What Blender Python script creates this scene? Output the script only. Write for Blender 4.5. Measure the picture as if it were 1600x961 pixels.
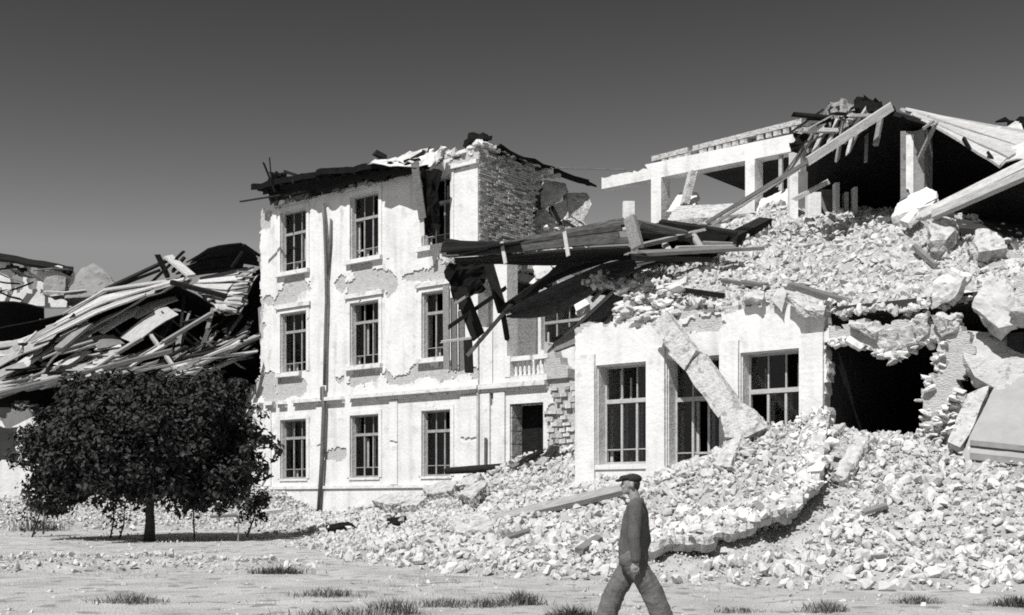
import bpy, math, random
import numpy as np
from mathutils import Vector, Matrix, noise
for o in list(bpy.data.objects): bpy.data.objects.remove(o)
C = bpy.context.scene.collection
S = bpy.context.scene
RND = random.Random(7)
NR = np.random.default_rng(11)

# ------------------------------------------------------------------ camera, sky, sun, exposure
F, CX, HY, HC = 1930.0, 800.0, 785.0, 1.35          # focal length in photo pixels, principal point, eye height (m)
cam = bpy.data.cameras.new('camera'); cam_o = bpy.data.objects.new('camera', cam); C.objects.link(cam_o)
cam_o.location = (0, 0, HC); cam_o.rotation_euler = (math.radians(90), 0, 0)
cam.sensor_width = 36; cam.lens = 36*F/1600; cam.shift_y = (HY-480.5)/1600
cam.clip_start = .1; cam.clip_end = 6000
S.camera = cam_o
SUN_EL = math.radians(52); SUN_DIR = (-.507, -.862)
sun_az = math.atan2(SUN_DIR[0], SUN_DIR[1])
w = bpy.data.worlds.new('World'); S.world = w; w.use_nodes = True
nt = w.node_tree; nt.nodes.clear()
sky = nt.nodes.new('ShaderNodeTexSky'); sky.sky_type = 'NISHITA'; sky.sun_disc = False
sky.sun_elevation = SUN_EL; sky.sun_rotation = sun_az; sky.altitude = 200; sky.air_density = 1.0; sky.dust_density = 1.6; sky.ozone_density = 1.0
sep = nt.nodes.new('ShaderNodeSeparateColor')       # black and white film behind a red filter sees the sky's red light
bg = nt.nodes.new('ShaderNodeBackground'); bg.inputs['Strength'].default_value = .100
wo = nt.nodes.new('ShaderNodeOutputWorld')
film = nt.nodes.new('ShaderNodeMath'); film.operation = 'POWER'; film.inputs[1].default_value = 3.0   # contrasty film
nrm = nt.nodes.new('ShaderNodeMath'); nrm.operation = 'MULTIPLY'; nrm.inputs[1].default_value = .54
shoulder = nt.nodes.new('ShaderNodeMath'); shoulder.operation = 'MINIMUM'; shoulder.inputs[1].default_value = 2.2
nt.links.new(sky.outputs[0], sep.inputs[0]); nt.links.new(sep.outputs[0], nrm.inputs[0]); nt.links.new(nrm.outputs[0], film.inputs[0])
nt.links.new(film.outputs[0], shoulder.inputs[0]); nt.links.new(shoulder.outputs[0], bg.inputs['Color']); nt.links.new(bg.outputs[0], wo.inputs[0])
sl = bpy.data.lights.new('sun', 'SUN'); sl.energy = 4.4; sl.angle = math.radians(.5); sl.color = (1, .985, .96)
so = bpy.data.objects.new('sun', sl); C.objects.link(so)
sd = Vector((SUN_DIR[0]*math.cos(SUN_EL), SUN_DIR[1]*math.cos(SUN_EL), math.sin(SUN_EL)))
so.rotation_euler = sd.to_track_quat('Z', 'Y').to_euler(); so.location = (-20, -10, 40)
S.view_settings.view_transform = 'Standard'; S.view_settings.look = 'None'
S.view_settings.exposure = .40; S.view_settings.gamma = 1
S.cycles.max_bounces = 5; S.cycles.diffuse_bounces = 3; S.cycles.transparent_max_bounces = 8
S.cycles.filter_width = 1.8; S.cycles.use_denoising = False

# ------------------------------------------------------------------ helpers
def P(px, py, Y): return Vector(((px-CX)/F*Y, Y, HC+(HY-py)/F*Y))
def ground_z(Y):
    d = min(max(Y-14, 0), 46); return .0105*d+.00025*d*d
def fbm(x, y, z=0., o=4):
    s = 0.; a = 1.; f = 1.
    for _ in range(o):
        s += a*noise.noise((x*f, y*f, z*f+7.3)); a *= .5; f *= 2.03
    return s
class Frame:                                         # a wall frame: local x along the wall, y into the building
    u = Vector((.770, -.638, 0)); n = Vector((.638, .770, 0))
    def __init__(s, x, y): s.O = Vector((x, y, 0)); s.rz = math.atan2(-.638, .770)
    def t(s, px, d=0):
        k = (px-CX)/F; x0 = s.O.x+s.n.x*d; y0 = s.O.y+s.n.y*d
        t = (k*y0-x0)/(s.u.x-k*s.u.y); return t, y0+s.u.y*t
    def at(s, px, py, d=0):
        t, Y = s.t(px, d); return Vector((t, d, HC+(HY-py)/F*Y))
    def world(s, p): return s.O+s.u*p[0]+s.n*p[1]+Vector((0, 0, p[2]))
LF = Frame((570-CX)/F*45, 45)                        # three-storey block (and the entrance bay)
WF = Frame((980-CX)/F*29, 29)                        # front wing, 7 m nearer
UF = Frame((1090-CX)/F*39.5, 39.5)                   # colonnade of the upper storey

MAT = {}
def nd(nt, t, **k):
    n = nt.nodes.new(t)
    for a, b in k.items(): setattr(n, a, b)
    return n
def mat(name, c0, c1, scale=3., rough=.9, bump=.3, bscale=None, detail=6, stretch=None, spots=None, rnd=0., spec=.3, streak=0.):
    m = bpy.data.materials.new(name); m.use_nodes = True; t = m.node_tree; b = t.nodes['Principled BSDF']
    b.inputs['Roughness'].default_value = rough; b.inputs['Specular IOR Level'].default_value = spec
    tc = nd(t, 'ShaderNodeTexCoord'); mp = nd(t, 'ShaderNodeMapping'); t.links.new(tc.outputs['Object'], mp.inputs[0])
    if stretch: mp.inputs['Scale'].default_value = stretch
    n = nd(t, 'ShaderNodeTexNoise'); n.inputs['Scale'].default_value = scale; n.inputs['Detail'].default_value = detail; n.inputs['Roughness'].default_value = .62
    t.links.new(mp.outputs[0], n.inputs['Vector'])
    r = nd(t, 'ShaderNodeValToRGB'); r.color_ramp.elements[0].position = .33; r.color_ramp.elements[1].position = .67
    r.color_ramp.elements[0].color = (c0, c0, c0, 1); r.color_ramp.elements[1].color = (c1, c1, c1, 1)
    t.links.new(n.outputs[0], r.inputs[0]); col = r.outputs[0]
    if spots:                                        # (scale, threshold, colour): patches of dirt or missing skin
        n2 = nd(t, 'ShaderNodeTexNoise'); n2.inputs['Scale'].default_value = spots[0]; n2.inputs['Detail'].default_value = 8
        t.links.new(tc.outputs['Object'], n2.inputs['Vector'])
        r2 = nd(t, 'ShaderNodeValToRGB'); r2.color_ramp.elements[0].position = spots[1]; r2.color_ramp.elements[1].position = spots[1]+.06
        t.links.new(n2.outputs[0], r2.inputs[0])
        mx = nd(t, 'ShaderNodeMix', data_type='RGBA'); t.links.new(r2.outputs[0], mx.inputs[0]); t.links.new(col, mx.inputs[6])
        mx.inputs[7].default_value = (spots[2],)*3+(1,); col = mx.outputs[2]
    if streak:                                       # rain streaks and soot running down the skin
        m2 = nd(t, 'ShaderNodeMapping'); m2.inputs['Scale'].default_value = (2.2, 2.2, .22); t.links.new(tc.outputs['Object'], m2.inputs[0])
        n4 = nd(t, 'ShaderNodeTexNoise'); n4.inputs['Scale'].default_value = 1.6; n4.inputs['Detail'].default_value = 7; t.links.new(m2.outputs[0], n4.inputs['Vector'])
        r4 = nd(t, 'ShaderNodeMapRange'); r4.inputs[1].default_value = .5; r4.inputs[2].default_value = .75; r4.inputs[3].default_value = 1; r4.inputs[4].default_value = 1-streak*1.6; t.links.new(n4.outputs[0], r4.inputs[0])
        mu = nd(t, 'ShaderNodeMix', data_type='RGBA', blend_type='MULTIPLY'); mu.inputs[0].default_value = 1; t.links.new(col, mu.inputs[6]); t.links.new(r4.outputs[0], mu.inputs[7]); col = mu.outputs[2]
    if rnd:
        oi = nd(t, 'ShaderNodeObjectInfo'); mr = nd(t, 'ShaderNodeMapRange'); mr.inputs[3].default_value = 1-rnd; mr.inputs[4].default_value = 1+rnd
        t.links.new(oi.outputs['Random'], mr.inputs[0])
        mu = nd(t, 'ShaderNodeMix', data_type='RGBA', blend_type='MULTIPLY'); mu.inputs[0].default_value = 1
        t.links.new(col, mu.inputs[6]); t.links.new(mr.outputs[0], mu.inputs[7]); col = mu.outputs[2]
    t.links.new(col, b.inputs['Base Color'])
    if bump:
        n3 = nd(t, 'ShaderNodeTexNoise'); n3.inputs['Scale'].default_value = bscale or scale*6; n3.inputs['Detail'].default_value = 5
        t.links.new(mp.outputs[0], n3.inputs['Vector'])
        bp = nd(t, 'ShaderNodeBump'); bp.inputs['Strength'].default_value = bump; bp.inputs['Distance'].default_value = .05
        t.links.new(n3.outputs[0], bp.inputs['Height']); t.links.new(bp.outputs[0], b.inputs['Normal'])
    MAT[name] = m; return m
mat('plaster', .71, .59, 1.1, .95, .35, 9, spots=(2.2, .60, .54), streak=.12)
mat('plaster_grey', .50, .38, 2., .95, .4, 8, spots=(3., .6, .28))
mat('moulding', .70, .54, 3., .95, .4, 12, spots=(4., .58, .42))
mat('masonry', .50, .36, 4., .95, .8, 14, stretch=(1, 1, 3), spots=(5., .62, .24))
mat('brick', .62, .36, 9., .95, .6, 30, rnd=.3)
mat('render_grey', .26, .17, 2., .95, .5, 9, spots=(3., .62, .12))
mat('stone', .62, .47, 3., .95, .25, 40, spots=(4., .64, .28), rnd=.2)
mat('rubble', .45, .28, 2.2, 1., 1., 20, spots=(5.5, .62, .18))
mat('panel_plaster', .34, .27, 1.5, .95, .3, 9, spots=(2., .64, .24))
mat('slab', .54, .36, 5., .95, 1., 16, spots=(6., .55, .27))
mat('dirt', .50, .33, .9, 1., .9, 30, spots=(2.6, .57, .24))
mat('wood_pale', .52, .30, 3., .85, .5, 20, stretch=(1, 8, 8), rnd=.3)
mat('wood_grey', .27, .15, 3., .85, .5, 20, stretch=(1, 8, 8), rnd=.35)
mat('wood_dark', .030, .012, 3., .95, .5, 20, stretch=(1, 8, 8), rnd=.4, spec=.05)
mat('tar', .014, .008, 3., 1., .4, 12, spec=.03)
mat('sheet_metal', .62, .45, 1.5, .6, .2, 6, spots=(3., .6, .30), rnd=.15, spec=.5)
mat('paint_white', .46, .33, 8., .7, .2, 30)
mat('frame_paint', .34, .22, 8., .7, .2, 30)
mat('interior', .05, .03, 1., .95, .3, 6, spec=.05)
mat('interior_pale', .20, .10, 1., .95, .3, 6)
mat('wood_board2', .09, .04, 3., .8, .5, 20, stretch=(6, 6, 6), rnd=.3)
mat('iron', .14, .08, 6., .6, .3, 30)
mat('bark', .07, .04, 8., .95, .8, 30)
mat('leaf', .034, .012, 1.2, .7, 0, rnd=0, spec=.35)
mat('straw', .27, .17, 2., .9, 0)
mat('weed', .10, .05, 2., .9, 0)
mat('skin', .30, .22, 20., .6, .1, 60)
mat('jacket', .105, .07, 40., .95, .4, 90)
mat('trouser', .14, .095, 30., .95, .4, 70)
mat('cap_cloth', .03, .02, 30., .95, .4, 70)
mat('hair', .03, .02, 60., .7, .3, 90)
mat('leather', .04, .025, 20., .5, .2, 60)
def glass():
    m = bpy.data.materials.new('glass'); m.use_nodes = True; t = m.node_tree; t.nodes.clear()
    o = nd(t, 'ShaderNodeOutputMaterial'); mx = nd(t, 'ShaderNodeMixShader'); a = nd(t, 'ShaderNodeBsdfTransparent'); g = nd(t, 'ShaderNodeBsdfGlossy')
    a.inputs[0].default_value = (.8, .8, .8, 1); g.inputs['Roughness'].default_value = .06; g.inputs[0].default_value = (.8, .8, .8, 1)
    f = nd(t, 'ShaderNodeFresnel'); f.inputs[0].default_value = 1.5
    t.links.new(f.outputs[0], mx.inputs[0]); t.links.new(a.outputs[0], mx.inputs[1]); t.links.new(g.outputs[0], mx.inputs[2]); t.links.new(mx.outputs[0], o.inputs[0]); MAT['glass'] = m
glass()

class MB:
    def __init__(s): s.v = []; s.f = []
    def add(s, vs, fs):
        k = len(s.v); s.v += [Vector(v) for v in vs]; s.f += [tuple(i+k for i in f) for f in fs]; return s
    def box(s, lo, hi):
        x0, y0, z0 = lo; x1, y1, z1 = hi
        return s.add([(x0,y0,z0),(x1,y0,z0),(x1,y1,z0),(x0,y1,z0),(x0,y0,z1),(x1,y0,z1),(x1,y1,z1),(x0,y1,z1)],
                     [(3,2,1,0),(4,5,6,7),(0,1,5,4),(1,2,6,5),(2,3,7,6),(3,0,4,7)])
    def bar(s, p0, p1, w, h, up=(0, 0, 1), jag=0., seg=1, bend=0., w1=None, rnd=RND, jit=0.):
        p0, p1 = Vector(p0), Vector(p1); d = (p1-p0); L = d.length; d /= max(L, 1e-6)
        up = Vector(up); sx = d.cross(up)
        if sx.length < 1e-3: sx = d.cross(Vector((1, 0, 0)))
        sx.normalize(); uz = sx.cross(d).normalized(); vs = []; fs = []
        for i in range(seg+1):
            a = i/seg; c = p0+d*L*a+uz*(bend*math.sin(math.pi*a)); ww = (w+(w1-w)*a if w1 else w)/2
            for k, (q, r) in enumerate(((-1,-1),(1,-1),(1,1),(-1,1))):
                e = rnd.uniform(-jag, jag) if i in (0, seg) else 0
                vs.append(c+sx*q*(ww+rnd.uniform(-jit, jit))+uz*r*(h/2+rnd.uniform(-jit, jit))+d*e)
            if i:
                b = 4*(i-1)
                for k in range(4): fs.append((b+k, b+(k+1) % 4, b+4+(k+1) % 4, b+4+k))
        fs += [(0,1,2,3)[::-1], tuple(4*seg+k for k in range(4))]
        fs = [tuple(reversed(f)) for f in fs]
        return s.add(vs, fs)
    def tube(s, pts, r, seg=8):
        pts = [Vector(p) for p in pts]; n = len(pts); vs = []; fs = []
        for i, p in enumerate(pts):
            d = (pts[min(i+1, n-1)]-pts[max(i-1, 0)]).normalized(); a = d.cross(Vector((.3, .9, .2))).normalized(); b = d.cross(a)
            rr = r[i] if isinstance(r, (list, tuple)) else r
            vs += [p+(a*math.cos(6.2832*k/seg)+b*math.sin(6.2832*k/seg))*rr for k in range(seg)]
            if i: fs += [((i-1)*seg+k, (i-1)*seg+(k+1) % seg, i*seg+(k+1) % seg, i*seg+k) for k in range(seg)]
        fs += [tuple(range(seg))[::-1], tuple((n-1)*seg+k for k in range(seg))]
        return s.add(vs, fs)
    def prism(s, pts, off):
        pts = [Vector(p) for p in pts]; off = Vector(off); n = len(pts)
        return s.add(pts+[p+off for p in pts], [tuple(range(n))[::-1], tuple(range(n, 2*n))]+[(i, (i+1) % n, n+(i+1) % n, n+i) for i in range(n)])
    def build(s, name, m, parent=None, smooth=False, fix=False, origin=None):
        me = bpy.data.meshes.new(name)
        o = origin if origin is not None else None
        if o is None and parent is None:
            o = sum(s.v, Vector())/len(s.v)
        if parent is not None and parent in WORLD_ROOTS and origin is None: o = WORLD_ROOTS[parent]
        vs = [v-o for v in s.v] if o is not None else s.v
        me.from_pydata([tuple(v) for v in vs], [], s.f); me.materials.append(MAT[m] if isinstance(m, str) else m)
        if fix:
            import bmesh
            b = bmesh.new(); b.from_mesh(me); bmesh.ops.recalc_face_normals(b, faces=b.faces); b.to_mesh(me); b.free()
        if smooth: me.polygons.foreach_set('use_smooth', [True]*len(me.polygons))
        ob = bpy.data.objects.new(name, me); C.objects.link(ob)
        if parent is not None:
            ob.parent = parent
            if origin is not None: ob.location = origin-WORLD_ROOTS.get(parent, Vector())
            elif parent in WORLD_ROOTS: WORLD_ROOTS[ob] = WORLD_ROOTS[parent]
        else: ob.location = o
        return ob
WORLD_ROOTS = {}                                     # things whose parts are given in world coordinates: object -> its place
def tag(o, label, cat, group=None, kind=None):
    o['label'] = label; o['category'] = cat
    if group: o['group'] = group
    o['kind'] = kind or 'thing'
    return o
def empty(name, loc, label, cat, group=None, rz=0, world=True):
    o = bpy.data.objects.new(name, None); C.objects.link(o); o.location = loc; o.rotation_euler = (0, 0, rz)
    o.empty_display_size = .3
    tag(o, label, cat, group)
    if world: WORLD_ROOTS[o] = Vector(loc)
    return o
def np_mesh(name, V, T, m, smooth=False):
    me = bpy.data.meshes.new(name); nv, nf = len(V), len(T); k = T.shape[1]
    me.vertices.add(nv); me.vertices.foreach_set('co', np.ascontiguousarray(V, np.float32).ravel())
    me.loops.add(nf*k); me.loops.foreach_set('vertex_index', np.ascontiguousarray(T, np.int32).ravel())
    me.polygons.add(nf); me.polygons.foreach_set('loop_start', np.arange(0, nf*k, k, dtype=np.int32))
    me.polygons.foreach_set('loop_total', np.full(nf, k, np.int32))
    me.polygons.foreach_set('use_smooth', np.full(nf, bool(smooth)))
    me.materials.append(MAT[m]); me.update(calc_edges=True)
    return me
def np_obj(name, V, T, m, smooth=False, parent=None):
    o = bpy.data.objects.new(name, np_mesh(name, V, T, m, smooth)); C.objects.link(o)
    if parent: o.parent = parent
    return o
def gridwall(mb, A, B, cell, keep, thick, mapf, la=(), lb=(), jit=.4, seed=1):
    """a wall sheet of small cells in plane (a,b): keep(a,b) drops cells (openings, ragged breaks); mapf(a,b,depth) -> point"""
    def lines(lo, hi, ex):
        ex = sorted(set([lo, hi]+[e for e in ex if lo < e < hi])); out = []
        for p, q in zip(ex[:-1], ex[1:]):
            k = max(1, round((q-p)/cell)); out += [p+(q-p)*i/k for i in range(k)]
        return out+[hi], set(ex)
    a, fa = lines(A[0], A[1], la); b, fb = lines(B[0], B[1], lb); r = random.Random(seed)
    K = [[bool(keep((a[i]+a[i+1])/2, (b[j]+b[j+1])/2)) for j in range(len(b)-1)] for i in range(len(a)-1)]
    pt = {}; idx = {}; vs = []; fs = []
    def V(i, j, s):
        if (i, j, s) in idx: return idx[i, j, s]
        if (i, j) not in pt:
            pt[i, j] = (a[i]+(0 if a[i] in fa else r.uniform(-jit, jit)*cell), b[j]+(0 if b[j] in fb else r.uniform(-jit, jit)*cell))
        p = pt[i, j]; idx[i, j, s] = len(vs); vs.append(mapf(p[0], p[1], thick if s else 0.)); return idx[i, j, s]
    ok = lambda i, j: 0 <= i < len(a)-1 and 0 <= j < len(b)-1 and K[i][j]
    for i in range(len(a)-1):
        for j in range(len(b)-1):
            if not K[i][j]: continue
            fs.append((V(i,j,0), V(i+1,j,0), V(i+1,j+1,0), V(i,j+1,0)))
            fs.append((V(i,j+1,1), V(i+1,j+1,1), V(i+1,j,1), V(i,j,1)))
            if not ok(i-1, j): fs.append((V(i,j,1), V(i,j,0), V(i,j+1,0), V(i,j+1,1))[::-1][::-1])
            if not ok(i+1, j): fs.append((V(i+1,j,0), V(i+1,j,1), V(i+1,j+1,1), V(i+1,j+1,0)))
            if not ok(i, j-1): fs.append((V(i,j,1), V(i+1,j,1), V(i+1,j,0), V(i,j,0)))
            if not ok(i, j+1): fs.append((V(i,j+1,0), V(i+1,j+1,0), V(i+1,j+1,1), V(i,j+1,1)))
    mb.add(vs, fs); return mb
def inrect(a, b, R): return any(r[0] < a < r[1] and r[2] < b < r[3] for r in R)
def front(d0): return lambda a, b, dp: (a, d0+dp, b)

# ------------------------------------------------------------------ ground and rubble heightfields
def rbf(pts, lam=.02):
    A = np.array(pts, float); X = A[:, :2]; D = np.linalg.norm(X[:, None]-X[None], axis=2)
    n = len(A); M = np.zeros((n+1, n+1)); M[:n, :n] = -D-lam*np.eye(n)*-1; M[:n, n] = 1; M[n, :n] = 1
    w = np.linalg.solve(M, np.append(A[:, 2], 0))
    def f(x, y):
        x = np.asarray(x, float); y = np.asarray(y, float); s = np.full(x.shape, w[n])
        for (px, py), k in zip(X, w[:n]): s = s-k*np.hypot(x-px, y-py)
        return s
    return f
VT = {}
def vnoise(x, y, sc, seed, o=3):                     # value noise on numpy arrays
    if seed not in VT: VT[seed] = np.random.default_rng(seed).uniform(-1, 1, (256, 256))
    T = VT[seed]; s = 0; a = 1.
    for k in range(o):
        u = np.asarray(x)/sc*2**k+31.7*k; v = np.asarray(y)/sc*2**k+17.1*k
        i = np.floor(u).astype(int); j = np.floor(v).astype(int); fu = u-i; fv = v-j; fu = fu*fu*(3-2*fu); fv = fv*fv*(3-2*fv)
        g = lambda p, q: T[p % 256, q % 256]
        s = s+a*((g(i,j)*(1-fu)+g(i+1,j)*fu)*(1-fv)+(g(i,j+1)*(1-fu)+g(i+1,j+1)*fu)*fv); a *= .5
    return s
def gz(Y):
    d = np.clip(np.asarray(Y, float)-14, 0, 46); return .0105*d+.00025*d*d
FRONT_PTS = [(935,742,29.4),(1000,752,28.6),(1060,728,28),(1120,708,27.3),(1180,668,26.7),(1240,664,26.1),(1290,668,25.7),(1350,690,25.1),
 (1400,692,24.7),(1450,682,24.3),(1490,712,23.2),(1545,742,22.1),(1620,745,21.8),(1350,715,28),(1420,715,27.5),(1200,725,29),(1000,760,31),
 (820,716,38),(870,705,36),(760,745,38),(700,765,40),(600,790,43.5),(500,806,46),(900,722,33),
 (850,785,28),(910,765,29),(760,795,31),(700,806,32),(640,815,34),(560,828,35),(480,838,36),(800,765,33),
 (1000,825,23.5),(1100,795,23.5),(1200,755,23.6),(1280,735,23.4),(1400,775,22),(1500,765,21.7),(1600,768,21.2),
 (1000,868,21.3),(1150,860,21.0),(1300,858,20.6),(1450,858,20.2),(1600,855,19.8),(900,845,23),(800,845,24.5),(700,850,26),
 (60,785,44),(200,772,46),(300,775,46),(400,782,46),(440,800,45),(60,745,50),(200,735,51),(330,740,51),(-150,780,45),(-150,740,50),(60,640,56),(250,640,57),(-150,640,56)]
ctl = []
for px, py, Y in FRONT_PTS:
    p = P(px, py, Y); ctl.append((p.x, p.y, p.z-ground_z(Y)))
for px, Y in [(-200,38),(0,38.5),(100,38.5),(200,39),(300,39),(380,38),(430,34),(490,28),(580,23.5),(700,21.2),(800,20.2),(900,19.6),(1000,19),(1100,18.7),(1200,18.4),(1300,18),(1450,17.6),(1600,17.2),(1800,16.5),
              (-200,30),(0,30),(200,30),(400,28),(0,24),(200,24),(400,22),(600,18),(800,16),(1000,15),(1200,15),(1400,14.5),(1700,14)]:
    ctl.append(((px-CX)/F*Y, Y, -.04))
_r1 = rbf(ctl)
def heap(x, y):
    x = np.asarray(x, float); y = np.asarray(y, float); r = _r1(x, y)
    px = CX+F*x/np.maximum(y, 3)
    berm = (.20+.16*vnoise(x, y, 1.6, 5))*np.exp(-((y-23.3-.5*vnoise(x, y, 4, 6))/1.15)**2)*np.clip((520-px)/120, 0, 1)
    lump = .13*vnoise(x, y, 1.5, 3, 4)+.05*vnoise(x, y, .35, 4, 2)
    return np.where(r > 0, r+lump*np.clip(r/.25, 0, 1), r*.5)+np.maximum(berm, 0)
_hx = np.arange(-30, 22, .1); _hy = np.arange(12, 60, .1); _hX, _hY = np.meshgrid(_hx, _hy); HG = np.maximum(heap(_hX, _hY), 0)
def H(x, y):
    u = min(max((x+30)/.1, 0), len(_hx)-2); v = min(max((y-12)/.1, 0), len(_hy)-2); i, j = int(u), int(v); u -= i; v -= j
    return ground_z(y)+float((HG[j,i]*(1-u)+HG[j,i+1]*u)*(1-v)+(HG[j+1,i]*(1-u)+HG[j+1,i+1]*u)*v)
def grid_mesh(xs, ys, zf, keepf=None):
    X, Y = np.meshgrid(xs, ys); Z = zf(X, Y); V = np.stack([X, Y, Z], -1).reshape(-1, 3); nx, ny = len(xs), len(ys)
    i = np.arange(nx-1); j = np.arange(ny-1); I, J = np.meshgrid(i, j); a = (J*nx+I).ravel()
    T = np.stack([a, a+1, a+1+nx, a+nx], 1)
    if keepf is not None:
        k = keepf(X, Y).reshape(-1)
        T = T[k[T].all(1)]
        used = np.unique(T); mp = -np.ones(len(V), int); mp[used] = np.arange(len(used)); V = V[used]; T = mp[T]
    return V, T
xs = np.concatenate([-np.geomspace(3000, 34, 14), np.arange(-32, 24.01, .4), np.geomspace(26, 3000, 14)])
ys = np.concatenate([-np.geomspace(1500, 6, 8), np.arange(-4, 62, .4), np.geomspace(64, 5000, 16)])
V, T = grid_mesh(xs, ys, lambda x, y: gz(y)+np.where((np.abs(x) < 33) & (y < 62), .025*vnoise(x, y, 2.2, 9, 4), 0))
g = np_obj('ground', V, T, 'dirt', True); g['kind'] = 'structure'; g['label'] = 'pale dusty open ground in front of the ruins'
V, T = grid_mesh(np.arange(-26, 15, .11), np.arange(16, 58, .11), lambda x, y: gz(y)+heap(x, y)-.03, lambda x, y: heap(x, y) > -.03)
o = np_obj('rubble_heap', V, T, 'rubble', True); tag(o, 'long pale heap of stone and mortar rubble sloping down from the ruins', 'rubble', kind='stuff')

UP_PTS = [(955,452,29.6),(1060,470,28.5),(1120,478,27.9),(1180,484,27.3),(1240,486,26.6),(1300,480,26.4),(1400,480,25.9),(1480,462,25.4),(1600,440,24.6),
 (990,412,31.2),(1090,395,32.6),(1150,378,33.4),(1200,358,34.2),(1290,345,34.3),(1340,334,34.2),(1400,340,32.5),(1470,345,30),(1540,372,28.5),(1620,395,27.4),
 (1100,432,30.2),(1200,428,30),(1300,420,29.8),(1400,415,29),(1500,405,27.4),(1600,420,26),
 (1000,345,39),(1100,330,40),(1200,318,39),(1240,330,36),(1350,335,37),(1500,350,33),(1650,380,30),(1000,350,36),(1080,345,36)]
_r2 = rbf([tuple(P(*q)) for q in UP_PTS])
def upper(x, y):
    return _r2(x, y)+.13*vnoise(x, y, 1.3, 13, 4)+.06*vnoise(x, y, .35, 14, 2)
def wl(x, y):
    rx = x-WF.O.x; ry = y-WF.O.y; return rx*.770-ry*.638, rx*.638+ry*.770
def up_keep(x, y):
    t, d = wl(x, y); e = .25*vnoise(x, y, .6, 15, 2)
    return (t > -1.3+.15*np.maximum(d, 0)*0+e) & (t < 13) & (d > .12+e*.4) & (d < 13.5)
V, T = grid_mesh(np.arange(-2, 20, .11), np.arange(17, 46, .11), upper, up_keep)
o = np_obj('upper_rubble', V, T, 'rubble', True); tag(o, 'pale slope of rubble piled on top of the collapsed front wing', 'rubble', kind='stuff')

# ------------------------------------------------------------------ stones
def ico(sub):
    import bmesh
    b = bmesh.new(); bmesh.ops.create_icosphere(b, subdivisions=sub, radius=1); b.verts.ensure_lookup_table()
    V = np.array([v.co[:] for v in b.verts]); T = np.array([[v.index for v in f.verts] for f in b.faces]); b.free(); return V, T
def hull(pts):
    import bmesh
    b = bmesh.new()
    for p in pts: b.verts.new(p)
    q = bmesh.ops.convex_hull(b, input=b.verts[:]); bmesh.ops.delete(b, geom=list({v for v in q['geom_interior']+q['geom_unused'] if isinstance(v, bmesh.types.BMVert)}), context='VERTS')
    bmesh.ops.triangulate(b, faces=b.faces[:]); bmesh.ops.recalc_face_normals(b, faces=b.faces[:]); b.verts.index_update()
    V = np.array([v.co[:] for v in b.verts]); T = np.array([[v.index for v in f.verts] for f in b.faces]); b.free(); return V, T
def stone_shapes(n, k, seed):
    r = np.random.default_rng(seed); out = []
    for i in range(n):
        if i % 3 == 0: P0 = np.array([(x, y, z) for x in (-1, 1) for y in (-.8, .8) for z in (-.6, .6)])*r.uniform(.6, .95, (8, 1))+r.normal(0, .13, (8, 3)); P0 = np.concatenate([P0, r.normal(0, .55, (k//3, 3))])
        else: P0 = r.normal(size=(k, 3)); P0 /= np.linalg.norm(P0, axis=1)[:, None]; P0 *= r.uniform(.7, 1.1, (k, 1))
        V, T = hull(P0*np.array([r.uniform(.9, 1.35), r.uniform(.7, 1.1), r.uniform(.5, .9)])); out.append((V, T))
    return out
SH1 = stone_shapes(16, 30, 21); SH0 = stone_shapes(16, 15, 22); SHT = stone_shapes(16, 7, 23)
def rots(n, r):
    q = r.normal(size=(n, 4)); q /= np.linalg.norm(q, axis=1)[:, None]; a, b, c, d = q.T
    return np.stack([1-2*(c*c+d*d), 2*(b*c-a*d), 2*(b*d+a*c), 2*(b*c+a*d), 1-2*(b*b+d*d), 2*(c*d-a*b), 2*(b*d-a*c), 2*(c*d+a*b), 1-2*(b*b+c*c)], 1).reshape(-1, 3, 3)
def scatter(n, box, zf, prob, seed, smin, smax, power):
    r = np.random.default_rng(seed); x = r.uniform(box[0], box[1], n); y = r.uniform(box[2], box[3], n); p = prob(x, y)
    k = r.uniform(0, 1, n) < p; x = x[k]; y = y[k]; px = CX+F*x/y; k = (px > -60) & (px < 1780); x = x[k]; y = y[k]
    s = smin+(smax-smin)*r.uniform(0, 1, len(x))**power
    return np.stack([x, y, zf(x, y)+s*r.uniform(-.1, .55, len(x)), s], 1)
st_front = scatter(235000, (-24, 14, 16.5, 48), lambda x, y: gz(y)+heap(x, y), lambda x, y: np.clip(heap(x, y)*3.2+.03, 0, .92), 31, .022, .125, 4.2)
st_front[:, 3] *= np.where(CX+F*st_front[:, 0]/st_front[:, 1] < 470, np.where(st_front[:, 1] < 30, .62, .8), 1)
st_up = scatter(100000, (-1.5, 18, 17, 42), upper, lambda x, y: up_keep(x, y)*.9, 32, .024, .135, 4.)
def on_slope(px, py, dz=0.):                         # nearest point in front where the sight line meets the heap
    for k in range(900):
        Y = 14+k*.03; p = P(px, py, Y)
        if p.z <= H(p.x, Y): break
    p.z = H(p.x, Y)+dz; return p
rim = [(1262,676),(1284,672),(1292,700),(1290,752),(1280,790),(1258,822),(1225,845),(1180,858),(1120,868),(1060,880),(1000,876)]
inn = [(1228,690),(1240,692),(1246,715),(1242,752),(1232,776),(1212,798),(1182,814),(1140,826),(1090,832),(1040,838),(1000,846)]
RIMW = np.array([on_slope(*q)[:2] for q in rim]); RIMD = np.concatenate([np.linspace(a, b, 8) for a, b in zip(RIMW[:-1], RIMW[1:])])
near_rim = np.min(np.hypot(st_front[:, None, 0]-RIMD[None, :, 0], st_front[:, None, 1]-RIMD[None, :, 1]), axis=1) < .42
st_front = st_front[~(near_rim & (st_front[:, 3] > .03))]
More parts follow.
